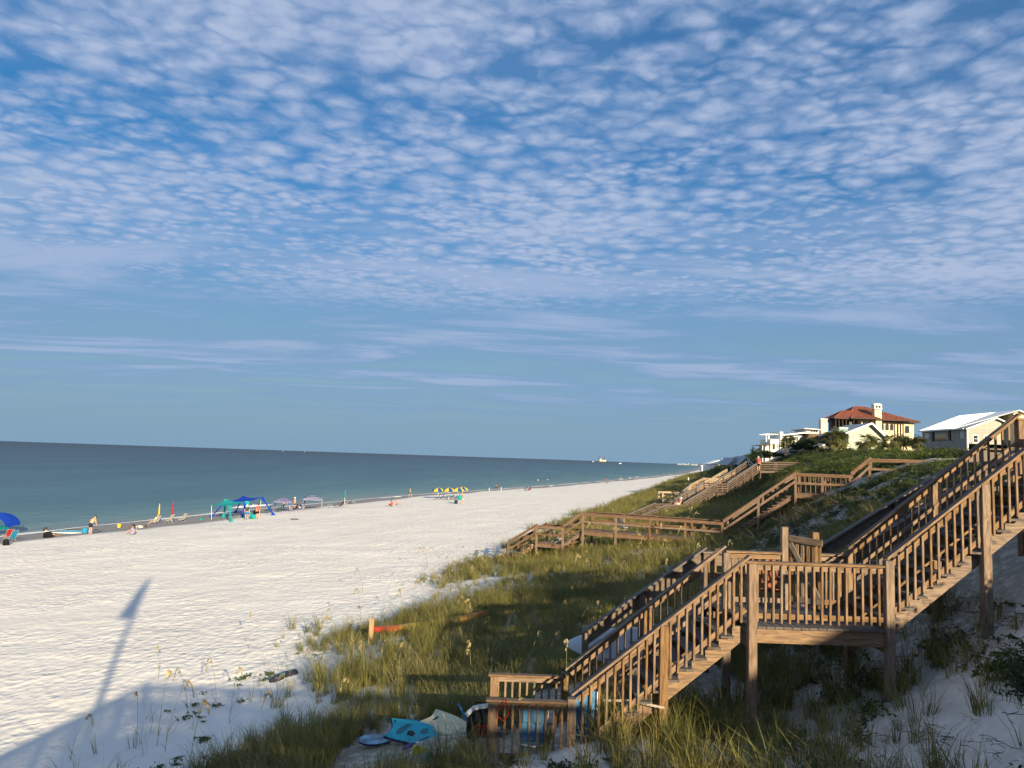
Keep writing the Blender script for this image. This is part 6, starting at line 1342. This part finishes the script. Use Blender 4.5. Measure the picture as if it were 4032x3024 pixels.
# ------------------------------------------------------------------ on the water
def build_water_things():
    def hz(sx, dv):      # a spot on the sea seen DV photo pixels below the horizon
        d = 8.8 * 3028 / dv; q = at_y(sx, 1500, d); return Vector((q.x, d, 0))
    p = hz(2378, 5.2); r = thing('work_barge', 'jack-up work barge with two tall legs on the horizon', 'barge', p); w = 52
    MB().prism([(p.x - w / 2, 0), (p.x + w / 2, 0), (p.x + w / 2 + 2, 6), (p.x - w / 2 - 2, 6)], 'y', p.y - 12, p.y + 12).build('hull', DARKW, r)
    for x in (-w / 2 + 2, w * .28): MB().box((p.x + x, p.y, 20), (3, 3, 44)).build('leg', DARKW, r)
    for x, z, sx, sz in ((-9, 12, 16, 12), (-10, 20, 9, 6), (9, 10, 14, 8), (20, 11, 9, 10)): MB().box((p.x + x, p.y - 2, z), (sx, 12, sz)).build('deckhouse', CREAM, r)
    for sx, dv, lab, L in ((2449, 8.5, 'white motor boat trailing a wake past the barge', 11), (2343, 4.2, 'tiny white sail boat left of the barge', 14), (1131, 4.0, 'speck of a white boat on the open horizon', 8), (1216, 4.3, 'second white speck of a boat on the horizon', 8), (2772, 12, 'white boat close in by the far towers', 9)):
        p = hz(sx, dv); r = thing('boat', lab, 'boat', p); MB().prism([(-L / 2, 0), (L * .42, 0), (L / 2, L * .16), (-L / 2, L * .13)], 'y', -L * .14, L * .14).build('hull', WHITE, r); MB().prism([(-L * .2, L * .13), (L * .15, L * .13), (L * .05, L * .34), (-L * .16, L * .34)], 'y', -L * .1, L * .1).build('cabin', WHITE, r); r.location = p
        for ch in r.children: ch.matrix_parent_inverse = Matrix()
    p = hz(2449, 8.5)
    # small breaking waves at the waterline
    FOAM = paint('sea_foam', (.80, .82, .82), .8, .1, 3, .5)
    rn = random.Random(9)
    for k, (f, x, y, L) in enumerate(((c6, 790, 272, 9), (c6, 640, 286, 6), (c4, 1350, 218, 16), (c4, 1290, 226, 8), (c4, 1208, 232, 8), (c7, 210, 492, 5), (c7, 1880, 378, 9), (c4, 930, 275, 7), (c4, 600, 300, 9))):
        q = at_z(*f(x, y), 0.05); dx = Vector((xw(q.y + 5) - xw(q.y), 5, 0)).normalized(); sd = Vector((dx.y, -dx.x, 0)); m = MB(); n = 26
        for j in range(3):
            b = len(m.v); 
            for i in range(n + 1):
                t = i / n; c = q + dx * (t - .5) * L * (1 - .2 * j) + sd * (rn.uniform(-.12, .12) + (j - 1) * .5); w = .32 * math.sin(math.pi * t) ** .5 * rn.uniform(.5, 1.2); h = .16 * math.sin(math.pi * t) * rn.uniform(.5, 1.4) * (1.3 - .4 * j)
                m.v += [tuple(c - sd * w), tuple(c + Vector((0, 0, h))), tuple(c + sd * w)]
            for i in range(n): m.f += [(b + 3 * i, b + 3 * i + 1, b + 3 * i + 4, b + 3 * i + 3), (b + 3 * i + 1, b + 3 * i + 2, b + 3 * i + 5, b + 3 * i + 4)]
        tag(m.build('surf_foam', FOAM, None, True), 'white foam of a small wave breaking at the shore', 'foam', kind='stuff')
    # thin swash line where the water runs out on the sand
    ys = np.concatenate([np.arange(55, 200, 1.0), np.arange(200, 620, 3.0)]); m = MB()
    for i, y in enumerate(ys):
        x = float(xw(y)) + 1.3 * (float(fbm(np.array([y / 7.0]), np.array([0.0]), 3, 14)[0]) - .5) + .25; w = (.10 + .45 * float(vnoise(np.array([y / 5.0]), np.array([3.0]), 15)[0]) ** 2) * (1 + y / 350)
        z = max(float(ground(np.array([x]), np.array([y]), False)[0]), 0) + .03; m.v += [(x - w, y, z), (x, y, z + .05), (x + w, y, z + .02)]
    m.f = [f for i in range(len(ys) - 1) for f in ((3 * i, 3 * i + 1, 3 * i + 4, 3 * i + 3), (3 * i + 1, 3 * i + 2, 3 * i + 5, 3 * i + 4))]
    tag(m.build('surf_foam', FOAM, None, True), 'thin white swash line along the water edge', 'foam', kind='stuff')
build_water_things()
